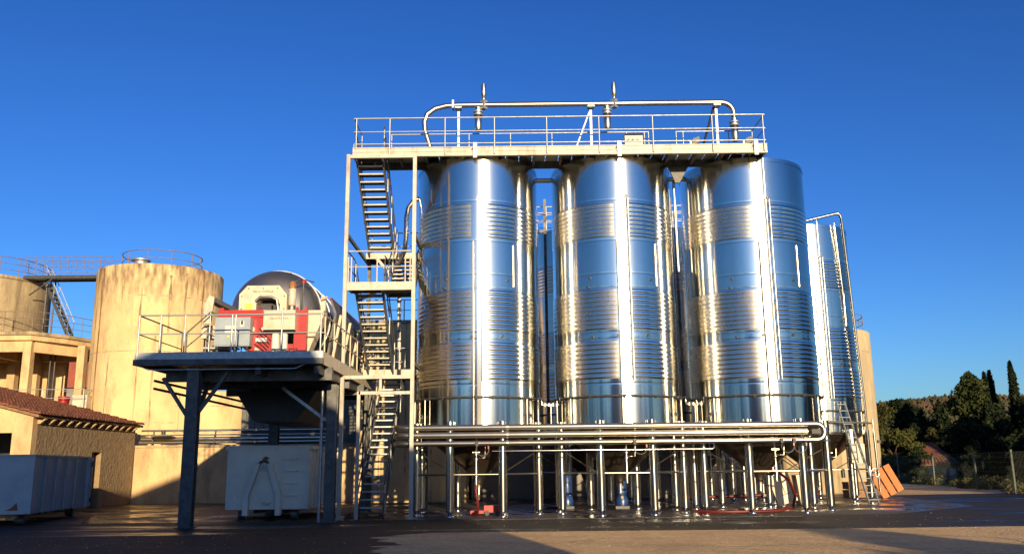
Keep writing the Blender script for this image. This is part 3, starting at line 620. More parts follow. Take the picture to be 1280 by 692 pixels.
for q in range(5): MB().tube([(-7.9+.04*q, 26.9, 5.3+.12*q), (-7.7+.05*q, 26.86, 5.2+.08*q), (-7.5+.03*q, 26.9, 5.0+.1*q)], .012, 6).build('cable', 'black' if q % 2 else 'redhose', wp)
# control cabinet
MB().b2((-9.02, 26.62, 5.2), (-7.95, 26.92, 6.08)).build('control_cabinet', 'cabinet', wp)
MB().b2((-8.98, 26.6, 5.24), (-8.5, 26.615, 6.04)).build('cabinet_door', 'cabinet', wp); MB().b2((-8.47, 26.6, 5.24), (-7.99, 26.615, 6.04)).build('cabinet_door', 'cabinet', wp)
MB().b2((-8.7, 26.585, 5.6), (-8.35, 26.598, 5.82)).build('display', 'white', wp)
MB().b2((-8.62, 26.58, 5.45), (-8.56, 26.598, 5.52)).build('button', 'yellow', wp)
MB().b2((-8.25, 26.585, 5.78), (-8.13, 26.598, 5.96)).build('switch_plate', 'white', wp)
MB().b2((-8.22, 26.565, 5.85), (-8.16, 26.584, 5.96)).build('switch', 'black', wp)
for xx in (-8.95, -8.05): MB().b2((xx-.03, 26.7, 4.73), (xx+.03, 26.8, 5.198)).build('cabinet_leg', 'dark', wp)
# beige pump box, cylinders, filter, beacon
MB().b2((-7.58, 26.7, 5.68), (-6.62, 27.2, 6.28)).build('pump_box', 'beige', wp)
MB().b2((-7.59, 26.68, 6.282), (-6.61, 27.2, 6.3)).build('box_lid', 'galv', wp)
MB().b2((-7.58, 26.685, 5.66), (-6.62, 26.698, 5.70)).build('box_trim', 'dark', wp)
text_part('DELLA TOFFOLA', .075, 'black', wp, (-7.1, 26.694, 6.02))
for x in (-7.25, -7.0):
    MB().lathe([(0, 0), (.11, 0), (.12, .03), (.12, .84), (.08, .9), (0, .9)], 18, c=(x, 26.95, PZ+.02)).build('oil_cylinder', 'white', wp)
MB().lathe([(0, 0), (.1, 0), (.115, .03), (.115, .52), (.08, .56), (0, .56)], 20, c=(-6.83, 27.1, 6.5)).build('air_filter', 'beige', wp)
MB().lathe([(0, 0), (.11, 0), (.12, .12), (.07, .2), (0, .2)], 20, c=(-6.83, 27.1, 7.06)).build('filter_cap', 'rust', wp)
MB().tube([(-6.83, 27.1, 6.3), (-6.83, 27.1, 6.5)], .05, 10).build('filter_neck', 'beige', wp)
MB().tube([(-6.47, 27.0, 6.34), (-6.47, 27.0, 7.2)], .02, 8).build('beacon_pole', 'galvdark', wp)
MB().lathe([(0, 0), (.045, 0), (.045, .07), (.02, .1), (0, .1)], 12, c=(-6.47, 27.0, 7.2)).build('beacon', 'lamp', wp)
MB().tube([(-6.58, 27.2, 6.4), (-6.56, 27.2, 6.95)], .03, 8).build('vent_pipe', 'dark', wp)
MB().tube([(-7.05, 27.5, 7.0), (-6.95, 27.5, 7.3), (-6.7, 27.6, 7.45), (-6.35, 27.9, 7.4)], .02, 8).build('cable', 'dark', wp)
for k in range(4): MB().tube([(-7.5+.22*k, 26.8, 4.95), (-7.4+.22*k, 26.7, 5.1), (-7.2+.22*k, 26.72, 5.12), (-7.0+.18*k, 26.85, 4.85)], .018, 6).build('hydraulic_hose', 'black' if k % 2 else 'galv', wp)
# feed conveyor behind the cabinet on the left
cv = thing('feed_conveyor', 'dark sloping feed conveyor with beige side plate left of the wine press', 'conveyor', (-9.4, 27.6, PZ))
MB().bar((-9.45, 27.6, 6.78), (-8.6, 28.2, 6.35), .4, .14).build('conveyor_belt', 'dark', cv)
MB().prism([(-9.62, 6.0), (-9.4, 6.0), (-9.32, 6.84), (-9.48, 6.9), (-9.62, 6.6)], 27.3, 27.38, 'y').build('side_plate', 'beige', cv)
for x in (-9.55, -8.7): MB().b2((x-.05, 27.6, PZ), (x+.05, 27.7, 6.0)).build('support_leg', 'galvdark', cv)
MB().b2((-9.8, 27.7, 5.6), (-9.15, 28.1, 6.0)).build('feed_hopper', 'beige', cv)

# ------------------------------------------------------------ white roll-off bin under the platform
bn = thing('roll_off_bin', 'worn white roll-off bin with ribbed side and hook frame under the platform', 'container')
w2 = 1.33; L = 5.2; h0, h1 = .3, 2.28
MB().b2((-w2, 0, h0), (w2, .06, h1)).build('front_wall', 'binwhite', bn)
for s in (-1, 1):
    MB().b2((s*(w2-.05), .061, h0), (s*w2, L, h1-.001)).build('side_wall', 'binwhite', bn)
    rm = MB().box((0, 0, 0), (.07, .1, h1-h0-.2)).mesh('side_rib', 'binwhite')
    for i in range(10): inst('side_rib', rm, bn, (s*(w2+.036), .45+i*.5, (h0+h1)/2-.03))
    MB().b2((s*(w2+.002), 0.0, h1-.1), (s*(w2+.08), L, h1+.02)).build('top_rail', 'binwhite', bn)
    MB().b2((s*.4, .5, .16), (s*.55, L-.2, h0-.002)).build('skid_rail', 'dark', bn)
    rl_ = MB(); rl_.tube([(s*.75, .25, .13), (s*.95, .25, .13)], .13, 16); rl_.build('roller', 'galvdark', bn)
MB().b2((-w2+.06, .07, h0), (w2-.06, L, h0+.05)).b2((-w2+.06, L-.06, h0+.06), (w2-.06, L, h1)).build('floor_and_tailgate', 'binwhite', bn)
for s in (-1, 1):
    MB().bar((s*.52-.12, -.1, .12), (s*.52-.12, -.1, .8), .17, .17).bar((s*.52-.12, -.1, .76), (s*.26-.12, -.1, 1.5), .165, .165).bar((s*.26-.12, -.1, 1.46), (s*.2-.12, -.1, 1.75), .15, .15).build('hook_frame', 'binwhite', bn)
MB().tube([(-.32, -.07, 1.7), (-.22, -.1, 1.8), (-.12, -.11, 1.83), (-.02, -.1, 1.8), (.08, -.07, 1.7)], .035, 8).build('lifting_hook', 'dark', bn)
MB().prism([(-.28, 1.5), (-.2, 1.68), (-.04, 1.68), (.04, 1.5)], -.012, -.002, 'y').build('hook_plate', 'galv', bn)
MB().prism([(-.18, 1.84), (.0, 1.86), (.02, 1.93), (-.1, 1.97), (-.2, 1.9)], -.008, -.002, 'y').build('rust_patch', 'rust', bn)
for i in range(4): MB().b2((.55, -.06, .72+i*.38), (.95, -.001, .75+i*.38)).build('ladder_rung', 'binwhite', bn)
MB().b2((-w2, -.03, h1-.02), (w2, .0, h1+.03)).build('top_rail', 'binwhite', bn)
text_part('15m³', .16, 'black', bn, (-.02, -.004, .42))
bn.location = (-7.95, 29.35, 0)
# ------------------------------------------------------------ blue grey skip at the left
sk = thing('skip_container', 'blue-grey open skip container beside the tile-roofed building', 'container')
w2 = 1.3; L = 5.6; h0, h1 = .32, 2.02
MB().b2((-2*w2, 0, h0), (0, .06, h1)).build('front_wall', 'skip', sk)
MB().b2((-.06, .061, h0), (0, L, h1-.001)).build('side_wall', 'skip', sk)
MB().b2((-2*w2, .061, h0), (-2*w2+.06, L, h1-.001)).build('side_wall', 'skip', sk)
MB().b2((-2*w2+.061, L-.06, h0), (-.061, L, h1-.001)).build('back_wall', 'skip', sk)
MB().b2((-2*w2+.061, .061, h0), (-.061, L-.061, h0+.05)).build('floor_plate', 'dark', sk)
MB().b2((-2*w2, -.04, h1), (.05, .08, h1+.06)).b2((-.03, .081, h1), (.05, L, h1+.06)).build('top_rail', 'skip', sk)
for p_, q_ in (((0.002, L-.32, h0), (.12, L-.2, h1-.02)), ((0.002, L-.12, h0), (.14, L-.0, h1)), ((0.002, .0, h0), (.05, .1, h1-.001))): MB().b2(p_, q_).build('corner_post', 'skip', sk)
rbm = MB().b2((0, -.04, 0), (.05, .04, h1-h0-.02)).mesh('side_rib', 'skip')
for y in (1.1, 2.1, 3.1, 4.1): inst('side_rib', rbm, sk, (.002, y, h0))
MB().b2((-2*w2, -.035, h0), (-.05, -.001, h0+.1)).build('bottom_rail', 'skip', sk); MB().b2((-1.35, -.05, .9), (-1.25, -.001, 1.5)).build('latch_bar', 'galvdark', sk)
MB().prism([(-2.3, .42), (-1.7, .43), (-1.9, .55), (-2.2, .6)], -.004, -.001, 'y').build('rust_patch', 'rust', sk); MB().prism([(-.7, .42), (-.3, .43), (-.35, .66), (-.5, .5)], -.004, -.001, 'y').build('rust_patch', 'rust', sk)
hm = MB().b2((0, -.06, -.08), (.06, .06, .08)).mesh('hinge', 'dark')
for z in (.55, 1.8): inst('hinge', hm, sk, (.14, L-.1, z))
for y in (.5, L-.5): MB().tube([(-.5, y, .13), (-.25, y, .13)], .13, 14).b2((-.45, y-.05, .13), (-.3, y+.05, .33)).build('roller', 'galvdark', sk)
MB().b2((-.5, .1, .2), (-.35, L, h0-.002)).build('skid_rail', 'rust', sk)
sk.location = (-14.65, 27.6, 0); sk.rotation_euler.z = radians(9)

# ------------------------------------------------------------ concrete silos at the left
def silo(label, x, y, r, z1, m='silo', ring=None, runs=(), grime=()):
    t = thing('concrete_silo', label, 'silo', (x, y, 0), 'round concrete silos')
    MB().lathe([(r, 0), (r, z1*.5), (r, z1-.25), (r+.0, z1-.06), (r-.06, z1)], 96, c=(x, y, 0)).build('wall', m, t)
    MB().lathe([(r-.05, z1-.005), (0, z1+.25)], 48, c=(x, y, 0)).build('roof', m, t)
    for q in (.32, .62, .86): MB().lathe([(r+.004, z1*q-.02), (r+.012, z1*q), (r+.004, z1*q+.02)], 96, c=(x, y, 0)).build('pour_joint', 'seam', t)
    for k_, (dg, wd, z0, z2) in enumerate(list(runs)+list(grime)):      # runs with ragged edges, narrowing downwards
        b = MB(); nn = 26; vs = []
        for i in range(nn+1):
            f = i/nn; zz = z0+(z2-z0)*f; hw = wd/2*(.35+.65*f)*(.75+.7*mnoise.noise(Vector((k_*3.1, f*7, 1)))); ce = dg+wd*.35*mnoise.noise(Vector((k_*5.7, f*3, 4)))
            for q_ in (-1, -.33, .33, 1):
                a = radians(ce+hw*q_); vs.append((x+(r+.006)*sin(a), y-(r+.006)*cos(a), zz))
        b.add(vs, [(4*i+q_, 4*i+q_+1, 4*i+q_+5, 4*i+q_+4) for i in range(nn) for q_ in range(3)], True); b.build('stain_run', 'rust' if k_ < len(runs) else 'grime', t, fix=False)
    if ring:
        rr = ring; c = [(x+rr*cos(a*pi/16), y+rr*sin(a*pi/16), z1+.1) for a in range(33)]
        railing(t, c, (.95, .5), [c[i] for i in range(0, 32, 3)], .024, .026, 'oldrail')
    return t
s1 = silo('ochre stained round concrete silo behind the press platform with ring railing on top', -20.05, 49.7, 3.38, 12.4, ring=2.15, runs=((-38, 4.2, .5, 12.3), (-47, 2.4, 4, 12.3), (62, 3, 9.2, 12.3), (56, 2, 10.5, 12.3)), grime=((-12, 3, 10.4, 12.2), (6, 2.4, 3, 12.1), (30, 5, 8.6, 11.8), (44, 4, 9, 12), (20, 2.5, 2, 8.5), (-22, 2, 2, 7.5)))
MB().lathe([(0, 0), (.35, 0), (.35, .25), (.5, .3), (.5, .36), (0, .4)], 20, c=(-20.4, 47.6, 12.5)).build('roof_vent', 'galv', s1)
silo('low round concrete vat in the shade behind the platform, right of the tall silo', -16.75, 49.2, 2.35, 5.6, runs=((-20, 1.2, 1, 5.5),))
silo('round concrete silo at the far right behind the ladder tank, with a caged rim', 19.35, 57.5, 3.65, 9.6, 'silo3', ring=3.3)
silo('concrete silo hidden mostly behind the stair tower and left tanks', 9.5, 57.5, 3.65, 7.6)
# water tower tank on the elevated slab
t = thing('round_water_tank', 'grey stained round concrete tank standing on the elevated slab', 'water tank', (-30.6, 50, 8.9))
MB().lathe([(3.7, 8.75), (3.7, 11.9), (3.78, 11.95), (3.78, 12.1), (3.6, 12.12)], 80, c=(-30.6, 50, 0)).build('wall', 'silo2', t)
MB().lathe([(3.62, 12.1), (0, 12.3)], 40, c=(-30.6, 50, 0)).build('roof', 'silo2', t)
c = [(-30.6+3.55*cos(a*pi/16), 50+3.55*sin(a*pi/16), 12.1) for a in range(33)]
railing(t, c, (1.05, .7, .36), [c[i] for i in range(0, 32, 2)], .022, .022, 'oldrail')
# elevated slab on columns
t = thing('elevated_slab', 'concrete slab on tall columns carrying the round water tank', 'structure frame', (-27, 50, 0))
poly = [(-40, 46.2), (-25.5, 46.6), (-24.4, 48.2), (-23.6, 50.3), (-24.4, 56), (-40, 56)]
MB().prism(poly, 8.35, 8.75).build('slab', 'wall', t)
MB().prism([(-40, 46.1), (-25.45, 46.48), (-24.28, 48.15), (-23.5, 50.3), (-23.6, 50.3), (-24.4, 48.2), (-25.5, 46.6), (-40, 46.2)], 8.62, 8.80).build('slab_edge', 'silo2', t)
for a, c in (((-40, 46.6), (-25.9, 46.95)), ((-25.6, 47.1), (-24.0, 50.0)), ((-40, 51.5), (-24.2, 51.5)), ((-24.2, 50.4), (-24.6, 55.8)), ((-28.6, 47.2), (-28.6, 55.8))):
    MB().bar((*a, 8.05), (*c, 8.05), .3, .6).build('beam', 'wall', t)
for x, y, wd in ((-25.75, 47.0, .42), (-23.95, 49.2, .4), (-28.9, 51.3, .45), (-27.6, 51.3, .4), (-30.5, 46.8, .42), (-24.9, 55.4, .4), (-26.9, 55.4, .4)):
    MB().b2((x-wd/2, y-wd/2, 4.0), (x+wd/2, y+wd/2, 8.34)).build('column', 'wall', t)
MB().prism([(-40, 45.8), (-22.2, 46.2), (-23.6, 49), (-23.8, 54), (-40, 54)], 4.2, 4.75).build('lower_floor', 'wall', t)
MB().b2((-40, 47.0, 0), (-23.8, 53.5, 4.195)).build('base_block', 'wall', t)
MB().b2((-40, 52, 4.75), (-26.2, 52.3, 8.3)).build('inner_wall', 'wall', t)
e = [(-40, 46.3, 8.8), (-25.55, 46.7, 8.8), (-24.45, 48.25, 8.8), (-23.7, 50.2, 8.8)]
railing(t, e, (1.1, .75, .4), [(-33, 45.9, 8.8), (-31, 45.95, 8.8), (-29, 46, 8.8), (-27, 46.6, 8.8), e[1], (-25.0, 47.5, 8.8), e[2], (-24.1, 49.2, 8.8), e[3]], .02, .02, 'oldrail')
e = [(-31, 46.0, 4.75), (-22.3, 46.3, 4.75), (-22.2, 48, 4.75)]
railing(t, e, (.95, .5), [(-30, 46, 4.75), (-28.2, 46.1, 4.75), (-26.4, 46.15, 4.75), (-24.4, 46.2, 4.75), e[1], e[2]], .025, .022, 'galv')
for p in ((-25.6, 49.0), (-25.5, 49.3)): MB().tube([(p[0], p[1], 4.75), (p[0], p[1], 8.05)], .05, 8).build('downpipe', 'dark', t)
o = thing('red_bucket', 'red bucket behind the railing under the elevated slab', 'bucket', (-23.6, 46.9, 4.75))
MB().lathe([(0, .12), (.2, .12), (.28, .62), (.3, .62), (.22, .0), (0, .0)], 16, c=(-23.6, 46.9, 4.75)).build('pail', 'red', o)
MB().tube([(-23.9, 46.9, 5.35), (-23.8, 46.9, 5.6), (-23.6, 46.9, 5.68), (-23.4, 46.9, 5.6), (-23.3, 46.9, 5.35)], .015, 6).build('handle', 'galv', o)
o = thing('beige_crate', 'beige crate at the right end of the lower floor under the slab', 'crate', (-22.6, 46.8, 4.75))
MB().b2((-23.0, 46.6, 4.75), (-22.25, 47.2, 5.35)).build('body', 'beige', o); MB().b2((-23.02, 46.58, 5.352), (-22.23, 47.22, 5.42)).build('lid', 'beige', o)
# bridge and stair between tank and silo
t = thing('silo_bridge', 'thin steel footbridge from the water tank roof to the tall silo', 'footbridge', (-23.7, 48.6, 12))
MB().b2((-27.2, 48.3, 12.02), (-22.75, 48.4, 12.2)).b2((-27.2, 49.2, 12.02), (-22.75, 49.3, 12.2)).build('side_beam', 'dark', t)
MB().b2((-27.2, 48.41, 12.1), (-22.75, 49.19, 12.14)).build('deck', 'galv', t)
for y in (48.35, 49.25): railing(t, [(-27.6, y, 12.2), (-22.3, y, 12.2)], (1.05, .7, .36), [(-27.5+i*.9, y, 12.1) for i in range(6)], .022, .02, 'oldrail')
MB().bar((-25.6, 48.35, 12.0), (-26.8, 48.35, 11.1), .06, .06).build('brace', 'dark', t)
t = thing('steep_stair', 'steep steel stair from the water tank roof down to the slab', 'staircase', (-24, 47.3, 8.8))
a, c = Vector((-26.3, 49.2, 12.0)), Vector((-24.7, 49.2, 8.8))
for y in (-.3, .3):
    MB().bar(a+Vector((0, y, 0)), c+Vector((0, y, 0)), .05, .16, (0, 0, 1)).build('stringer', 'dark', t)
    MB().tube([a+Vector((0, y, .9)), c+Vector((0, y, .9))], .022, 6).build('handrail', 'galv', t)
    pm = MB().tube([(0, 0, 0), (0, 0, .9)], .02, 6).mesh('rail_post', 'galv')
    for k in range(4): inst('rail_post', pm, t, a.lerp(c, .05+.3*k)+Vector((0, y, 0)))
sm = MB().box((0, 0, 0), (.24, .56, .03)).mesh('step', 'galv')
for k in range(12): inst('step', sm, t, a.lerp(c, (k+.5)/12))
for p in ((-26.1, 48.8), (-26.0, 49.5)): MB().tube([(p[0], p[1], 8.8), (p[0], p[1], 12.2)], .045, 8).build('support_post', 'galvdark', t)
# far reddish building seen under the slab
t = thing('red_roofed_shed', 'reddish brown clad shed seen far behind under the elevated slab', 'building', (-42, 85, 0))
MB().b2((-52, 82, 9.0), (-34, 92, 12.6)).build('red_cladding', 'rustroof', t)
MB().b2((-51.5, 82.5, 0), (-34.5, 91.5, 9.0)).build('wall', 'block', t)
for i in range(5): MB().b2((-50.5+i*3.3, 82.4, 5.5), (-48+i*3.3, 82.49, 8.2)).build('window', 'glass', t)

# ------------------------------------------------------------ tile-roofed building at the left
t = thing('tile_roofed_building', 'low stucco building with clay tile lean-to roof at the left', 'building', (-21, 38, 0))
HX, HY0, HY1 = -18.2, 34.0, 43.3; sl_ = .26
def rz_(x): return 3.72+(-17.95-x)*sl_
# side wall with the door opening (a gap between two pieces plus lintel)
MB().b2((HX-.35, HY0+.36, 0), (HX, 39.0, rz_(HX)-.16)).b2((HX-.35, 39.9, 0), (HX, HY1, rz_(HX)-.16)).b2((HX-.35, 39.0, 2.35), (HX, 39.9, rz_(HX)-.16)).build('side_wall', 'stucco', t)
MB().b2((HX-.34, 39.02, 0.02), (HX-.28, 39.88, 2.33)).build('door', 'pallet', t)
# gable wall with garage opening
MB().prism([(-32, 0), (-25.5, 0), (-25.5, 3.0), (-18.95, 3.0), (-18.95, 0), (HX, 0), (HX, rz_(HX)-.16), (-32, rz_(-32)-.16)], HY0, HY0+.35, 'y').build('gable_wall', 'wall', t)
MB().prism([(-32, 0), (HX-.36, 0), (HX-.36, rz_(HX-.36)-.17), (-32, rz_(-32)-.17)], HY1-.3, HY1, 'y').build('back_wall', 'wall', t)
MB().b2((-31.6, HY0+4, 0), (-18.6, HY0+4.1, 3.4)).build('inner_wall', 'dark', t)
MB().prism([(-32, rz_(-32)-.15), (HX+.3, rz_(HX+.3)-.15), (HX+.3, rz_(HX+.3)-.05), (-32, rz_(-32)-.05)], HY0-.2, HY1+.15, 'y').build('roof_board', 'pallet', t)
# tiles: half-round barrel rows stepping down the slope
b = MB(); pit = .235; ncol = int((HY1+.2-HY0+.3)/pit); rows = 34; rl = .42
for j in range(ncol):
    y = HY0-.25+j*pit; jit = random.uniform(-.01, .01)
    for i in range(rows):
        xb = -17.75-i*rl+random.uniform(-.015, .015)+jit; xt = xb-rl-.06
        za, zb_ = rz_(xb)+.0+random.uniform(0, .012), rz_(xt)-.035
        vs = []
        for (x, z, r) in ((xb, za, .095), (xt, zb_, .075)):
            for k in range(5):
                a = pi*k/4; vs.append((x, y+r*cos(a)*1.15, z+r*sin(a)))
        b.add(vs, [(k, k+1, k+6, k+5) for k in range(4)]+[(0, 1, 2, 3, 4)])
tag(b.build('roof_tiles', 'tile', t, fix=False), kind='stuff')
em = MB().lathe([(.0, 0), (.085, 0), (.085, .3), (0, .3)], 10, -pi/2, pi/2).mesh('eave_tile', 'tile')
cm = MB().prism([(0, 0), (.0, -.26), (.1, -.26), (.28, -.1), (.28, 0)], -.07, .07, 'y').mesh('rafter_tail', 'wall')
for i in range(13): inst('rafter_tail', cm, t, (HX+.0, HY0+.4+i*.7, rz_(HX)-.18))
MB().b2((HX+.002, HY0, 3.55), (HX+.2, HY1, 3.6)).build('eave_board', 'tile', t)

# ------------------------------------------------------------ yard wall and pipes
t = thing('yard_wall', 'low ochre rendered wall between the tiled building and the white bin', 'wall', (-13, 43.6, 0))
MB().b2((-18.5, 43.5, 0), (-5.0, 43.9, 2.6)).build('wall_face', 'wall', t)
MB().b2((-18.5, 43.44, 2.602), (-5.0, 43.96, 2.72)).build('coping', 'silo2', t)
s_ = thing('black_wall_sign', 'small black sign with white lettering on the ochre wall', 'sign', (-15.4, 43.45, 1.75))
MB().b2((-15.63, 43.46, 1.5), (-15.17, 43.49, 1.86)).build('plate', 'sign', s_)
text_part('PARC', .13, 'white', s_, (-15.4, 43.455, 1.72)); text_part('DEFENSE', .07, 'white', s_, (-15.4, 43.455, 1.62)); text_part('DE STATIONNER', .05, 'white', s_, (-15.4, 43.455, 1.54))
for z, r, y, lab in ((2.85, .07, 43.6, 'lowest steel pipe along the top of the ochre wall'), (3.02, .1, 43.8, 'thick steel pipe along the top of the ochre wall'),
                     (3.42, .05, 43.8, 'thin upper pipe above the ochre wall'), (3.2, .035, 43.7, 'thinnest pipe above the ochre wall, second from top')):
    t = thing('wall_pipe', lab, 'pipe', (-13, y, z), 'pipes along the ochre wall')
    MB().tube([(-18.1, y, z), (-9, y, z)], r, 10).build('pipe_run', 'pipe', t)
    bm_ = MB().b2((-.03, -.03, 0), (.03, .03, z-2.72)).mesh('bracket', 'galvdark')
    for x in (-17.5, -14.5, -11.5): inst('bracket', bm_, t, (x, y, 2.72))
    if z in (2.85, 3.42): MB().lathe([(0, 0), (.14, 0), (.14, .09), (0, .09)], 14, c=(-12.5, y, z-.05)).build('flange', 'pipe', t)
t = thing('steel_hatch', 'round steel lid on the pipes at the left end of the ochre wall', 'hatch', (-16.9, 43.7, 2.9))
MB().lathe([(0, .14), (.3, .12), (.55, .04), (.58, 0), (.0, 0)], 28, c=(-16.9, 43.45, 3.1)).build('lid', 'pipe', t)
MB().lathe([(0, 0), (.1, 0), (.1, .18), (0, .2)], 14, c=(-16.9, 43.45, 3.22)).build('knob', 'black', t)
# concrete building behind the stairs
t = thing('concrete_store', 'plain concrete store behind the stair tower', 'building', (-5.5, 47, 0))
MB().b2((-7.1, 41.5, 0), (-2.2, 51, 8.2)).build('wall', 'silo', t)
MB().b2((-7.2, 41.4, 8.202), (-2.1, 51.1, 8.35)).build('roof_edge', 'silo2', t)
for x in (-6.2, -5.0, -3.8): MB().b2((x-.03, 41.47, .05), (x+.03, 41.499, 8.2)).build('shutter_joint', 'seam', t)
for z in (2.6, 5.3): MB().b2((-7.1, 41.475, z-.03), (-2.2, 41.498, z+.03)).build('pour_joint', 'seam', t)
railing(t, [(-7, 41.6, 8.35), (-2.3, 41.6, 8.35)], (1.0, .5), [(-7+i*.93, 41.6, 8.35) for i in range(6)], .03)
t = thing('shade_block', 'dark block standing in for shaded concrete behind the white bin', 'building', (-11.2, 44, 0))  # added dark box, its colour stands in for concrete in shade
MB().b2((-13.4, 44.2, 0), (-7.15, 48, 5.3)).build('wall', 'galvdark', t)
MB().b2((-13.5, 44.1, 5.302), (-7.12, 48.1, 5.42)).build('roof', 'dark', t)
for i in range(15): MB().b2((-13.35+i*.42, 44.15, .1), (-13.15+i*.42, 44.199, 5.2)).build('shade_block_rib', 'galvdark', t)
# low block and wall behind the tanks
t = thing('rear_wall', 'low concrete wall behind the steel tanks', 'wall', (8, 50, 0))
MB().b2((-2.1, 47.0, 0), (6.5, 47.3, 2.7)).b2((8.2, 47, 0), (9.2, 47.3, 2.7)).b2((11, 47, 0), (17, 47.3, 2.7)).build('wall_face', 'silo2', t)
MB().b2((-2.1, 46.97, 2.702), (17, 47.33, 2.8)).build('coping', 'silo2', t)
t = thing('pump_shed', 'dark shed under and behind the rear tanks', 'building', (3, 44, 0))
MB().b2((-2, 43.5, 0), (7.6, 46.4, 2.6)).build('wall', 'block', t)
MB().b2((-2.1, 43.4, 2.602), (7.7, 46.5, 2.75)).build('roof', 'dark', t)
MB().b2((1, 43.46, 0), (2, 43.499, 2.1)).build('door', 'dark', t)

# ------------------------------------------------------------ small things under the tanks
t = thing('red_tray', 'bright red tray pump on the ground under the left tank', 'pump', (-1.2, 30.2, 0))
MB().b2((-1.0, 30.0, .1), (-.45, 30.5, .32)).b2((-1.45, 30.05, .06), (-1.01, 30.4, .16)).build('tray', 'red', t)
wm = MB().tube([(0, -.03, 0), (0, .03, 0)], .08, 12).mesh('wheel', 'black')
for x in (-.9, -.55): inst('wheel', wm, t, (x, 29.96, .08))
tag(MB().tube([(-1.22, 29.6, 1.1), (-1.25, 29.58, .8), (-1.18, 29.6, .4), (-1.2, 29.75, .1), (-1.4, 30.1, .06), (-1.0, 30.3, .06)], .045, 10).build('red_hose', 'redhose', origin=(-1.2, 29.7, 0)), 'red hose hanging from the outlet of the left tank', 'hose', 'red hoses')
tag(MB().tube([(9.0, 32.2, 1.2), (9.2, 31.6, 1.25), (9.35, 31.0, 1.0), (9.4, 30.6, .5), (9.2, 30.3, .15), (8.6, 30.0, .05), (7.2, 29.75, .05), (6.4, 29.8, .05), (6.0, 30.2, .05)], .05, 10).build('red_hose', 'redhose', origin=(8, 30, 0)), 'dark red hose curving down under the right tank and along the ground', 'hose', 'red hoses')
tag(MB().tube([(6.2, 33.9, .35), (8.0, 34.2, .38), (10.2, 34.3, .42), (11.5, 34.6, .42)], .06, 8).build('red_hose', 'redhose', origin=(8, 34, 0)), 'straight red hose lying low behind the legs of the right tank', 'hose', 'red hoses')
for x, y, lab in ((3.95, 33.6, 'blue pump standing on the pad behind the middle tank legs'), (1.95, 33.9, 'smaller looking blue pump left of the middle tank outlet'), (6.8, 33.4, 'blue pump in the shade between the middle and right tanks')):
    t = thing('blue_pump', lab, 'pump', (x, y, 0), 'blue pumps under the tanks')
    MB().lathe([(0, .5), (.16, .5), (.18, .55), (.18, 1.15), (.13, 1.22), (0, 1.22)], 16, c=(x, y, 0)).build('motor', 'blue', t)
    b = MB()
    for k in range(7): b.lathe([(.18, 0), (.205, 0), (.205, .02), (.18, .02)], 16, c=(x, y, .6+k*.08))
    b.build('cooling_fin', 'blue', t)
    MB().lathe([(0, .1), (.22, .12), (.24, .3), (.15, .48), (0, .48)], 16, c=(x, y, 0)).build('pump_head', 'blue', t)
    MB().b2((x-.25, y-.15, 0), (x+.25, y+.15, .1)).build('base', 'dark', t)
# leaning boxes beneath the right tank
t = thing('leaning_panel_box', 'pale beige box with a black handle line leaning under the right tank', 'box')
MB().box((0, 0, .55), (.75, .3, 1.1)).build('body', 'beige', t)
MB().b2((.0, -.158, .35), (.025, -.151, 1.05)).b2((-.12, -.158, .32), (.2, -.151, .345)).build('handle_line', 'black', t)
t.location = (10.2, 34.2, .1); t.rotation_euler = (radians(-6), radians(-16), radians(-4))
t = thing('leaning_panel_box', 'plain pale box standing beside the box with the black line', 'box')
MB().box((0, 0, .55), (.5, .4, 1.1)).build('body', 'beige', t); MB().box((0, 0, 1.112), (.52, .42, .02)).build('lid', 'white', t)
t.location = (10.95, 34.5, .04); t.rotation_euler = (0, radians(-7), radians(8))
# pallets and crates leaning at the right
t = thing('orange_pallet', 'orange wooden pallet leaning by the far right silo', 'pallet')
bm_ = MB().box((0, 0, .62), (.32, .03, 1.24)).mesh('board', 'wood'); bl = MB().box((0, .07, 0), (.24, .1, .14)).mesh('block', 'wood')
cr_ = MB().box((0, .135, 0), (1.15, .025, .12)).mesh('cross_board', 'wood')
for i in (-1, 0, 1):
    inst('board', bm_, t, (i*.4, 0, 0))
    for z in (.1, .62, 1.14): inst('block', bl, t, (i*.4, .0, z))
for z in (.1, .62, 1.14): inst('cross_board', cr_, t, (0, 0, z))
t.location = (16.85, 40.6, .16); t.rotation_euler = (radians(-14), radians(-22), radians(12))
t = thing('dark_crate', 'stack of dark crates behind the orange pallet', 'crate', (15.6, 41.4, 0))
for z in (0, .36): MB().b2((15.1, 41.2, z+.01), (16.1, 42.0, z+.33)).b2((15.08, 41.18, z+.25), (16.12, 42.02, z+.31)).build('crate_body', 'pallet', t)
# aluminium ladder
t = thing('aluminium_ladder', 'aluminium extension ladder leaning against the far right tank', 'ladder', (14.1, 36, 0))
a, c = Vector((14.1, 35.95, 0)), Vector((13.6, 37.2, 4.05)); wv = Vector((.2, .03, 0))
for s in (-1, 1):
    MB().bar(a+wv*s, a.lerp(c, .62)+wv*s, .03, .07).build('rail', 'galv', t)
    MB().bar(a.lerp(c, .38)+wv*s*.86+Vector((0, .06, 0)), c+wv*s*.86+Vector((0, .06, 0)), .03, .07).build('rail', 'galv', t)
rm = MB().tube([(-.19, 0, 0), (.19, 0, 0)], .018, 8).mesh('rung', 'galv')
for k in range(15): inst('rung', rm, t, a.lerp(c, .03+k*.067)+Vector((0, .03 if k > 8 else 0, 0)), (0, 0, .15))
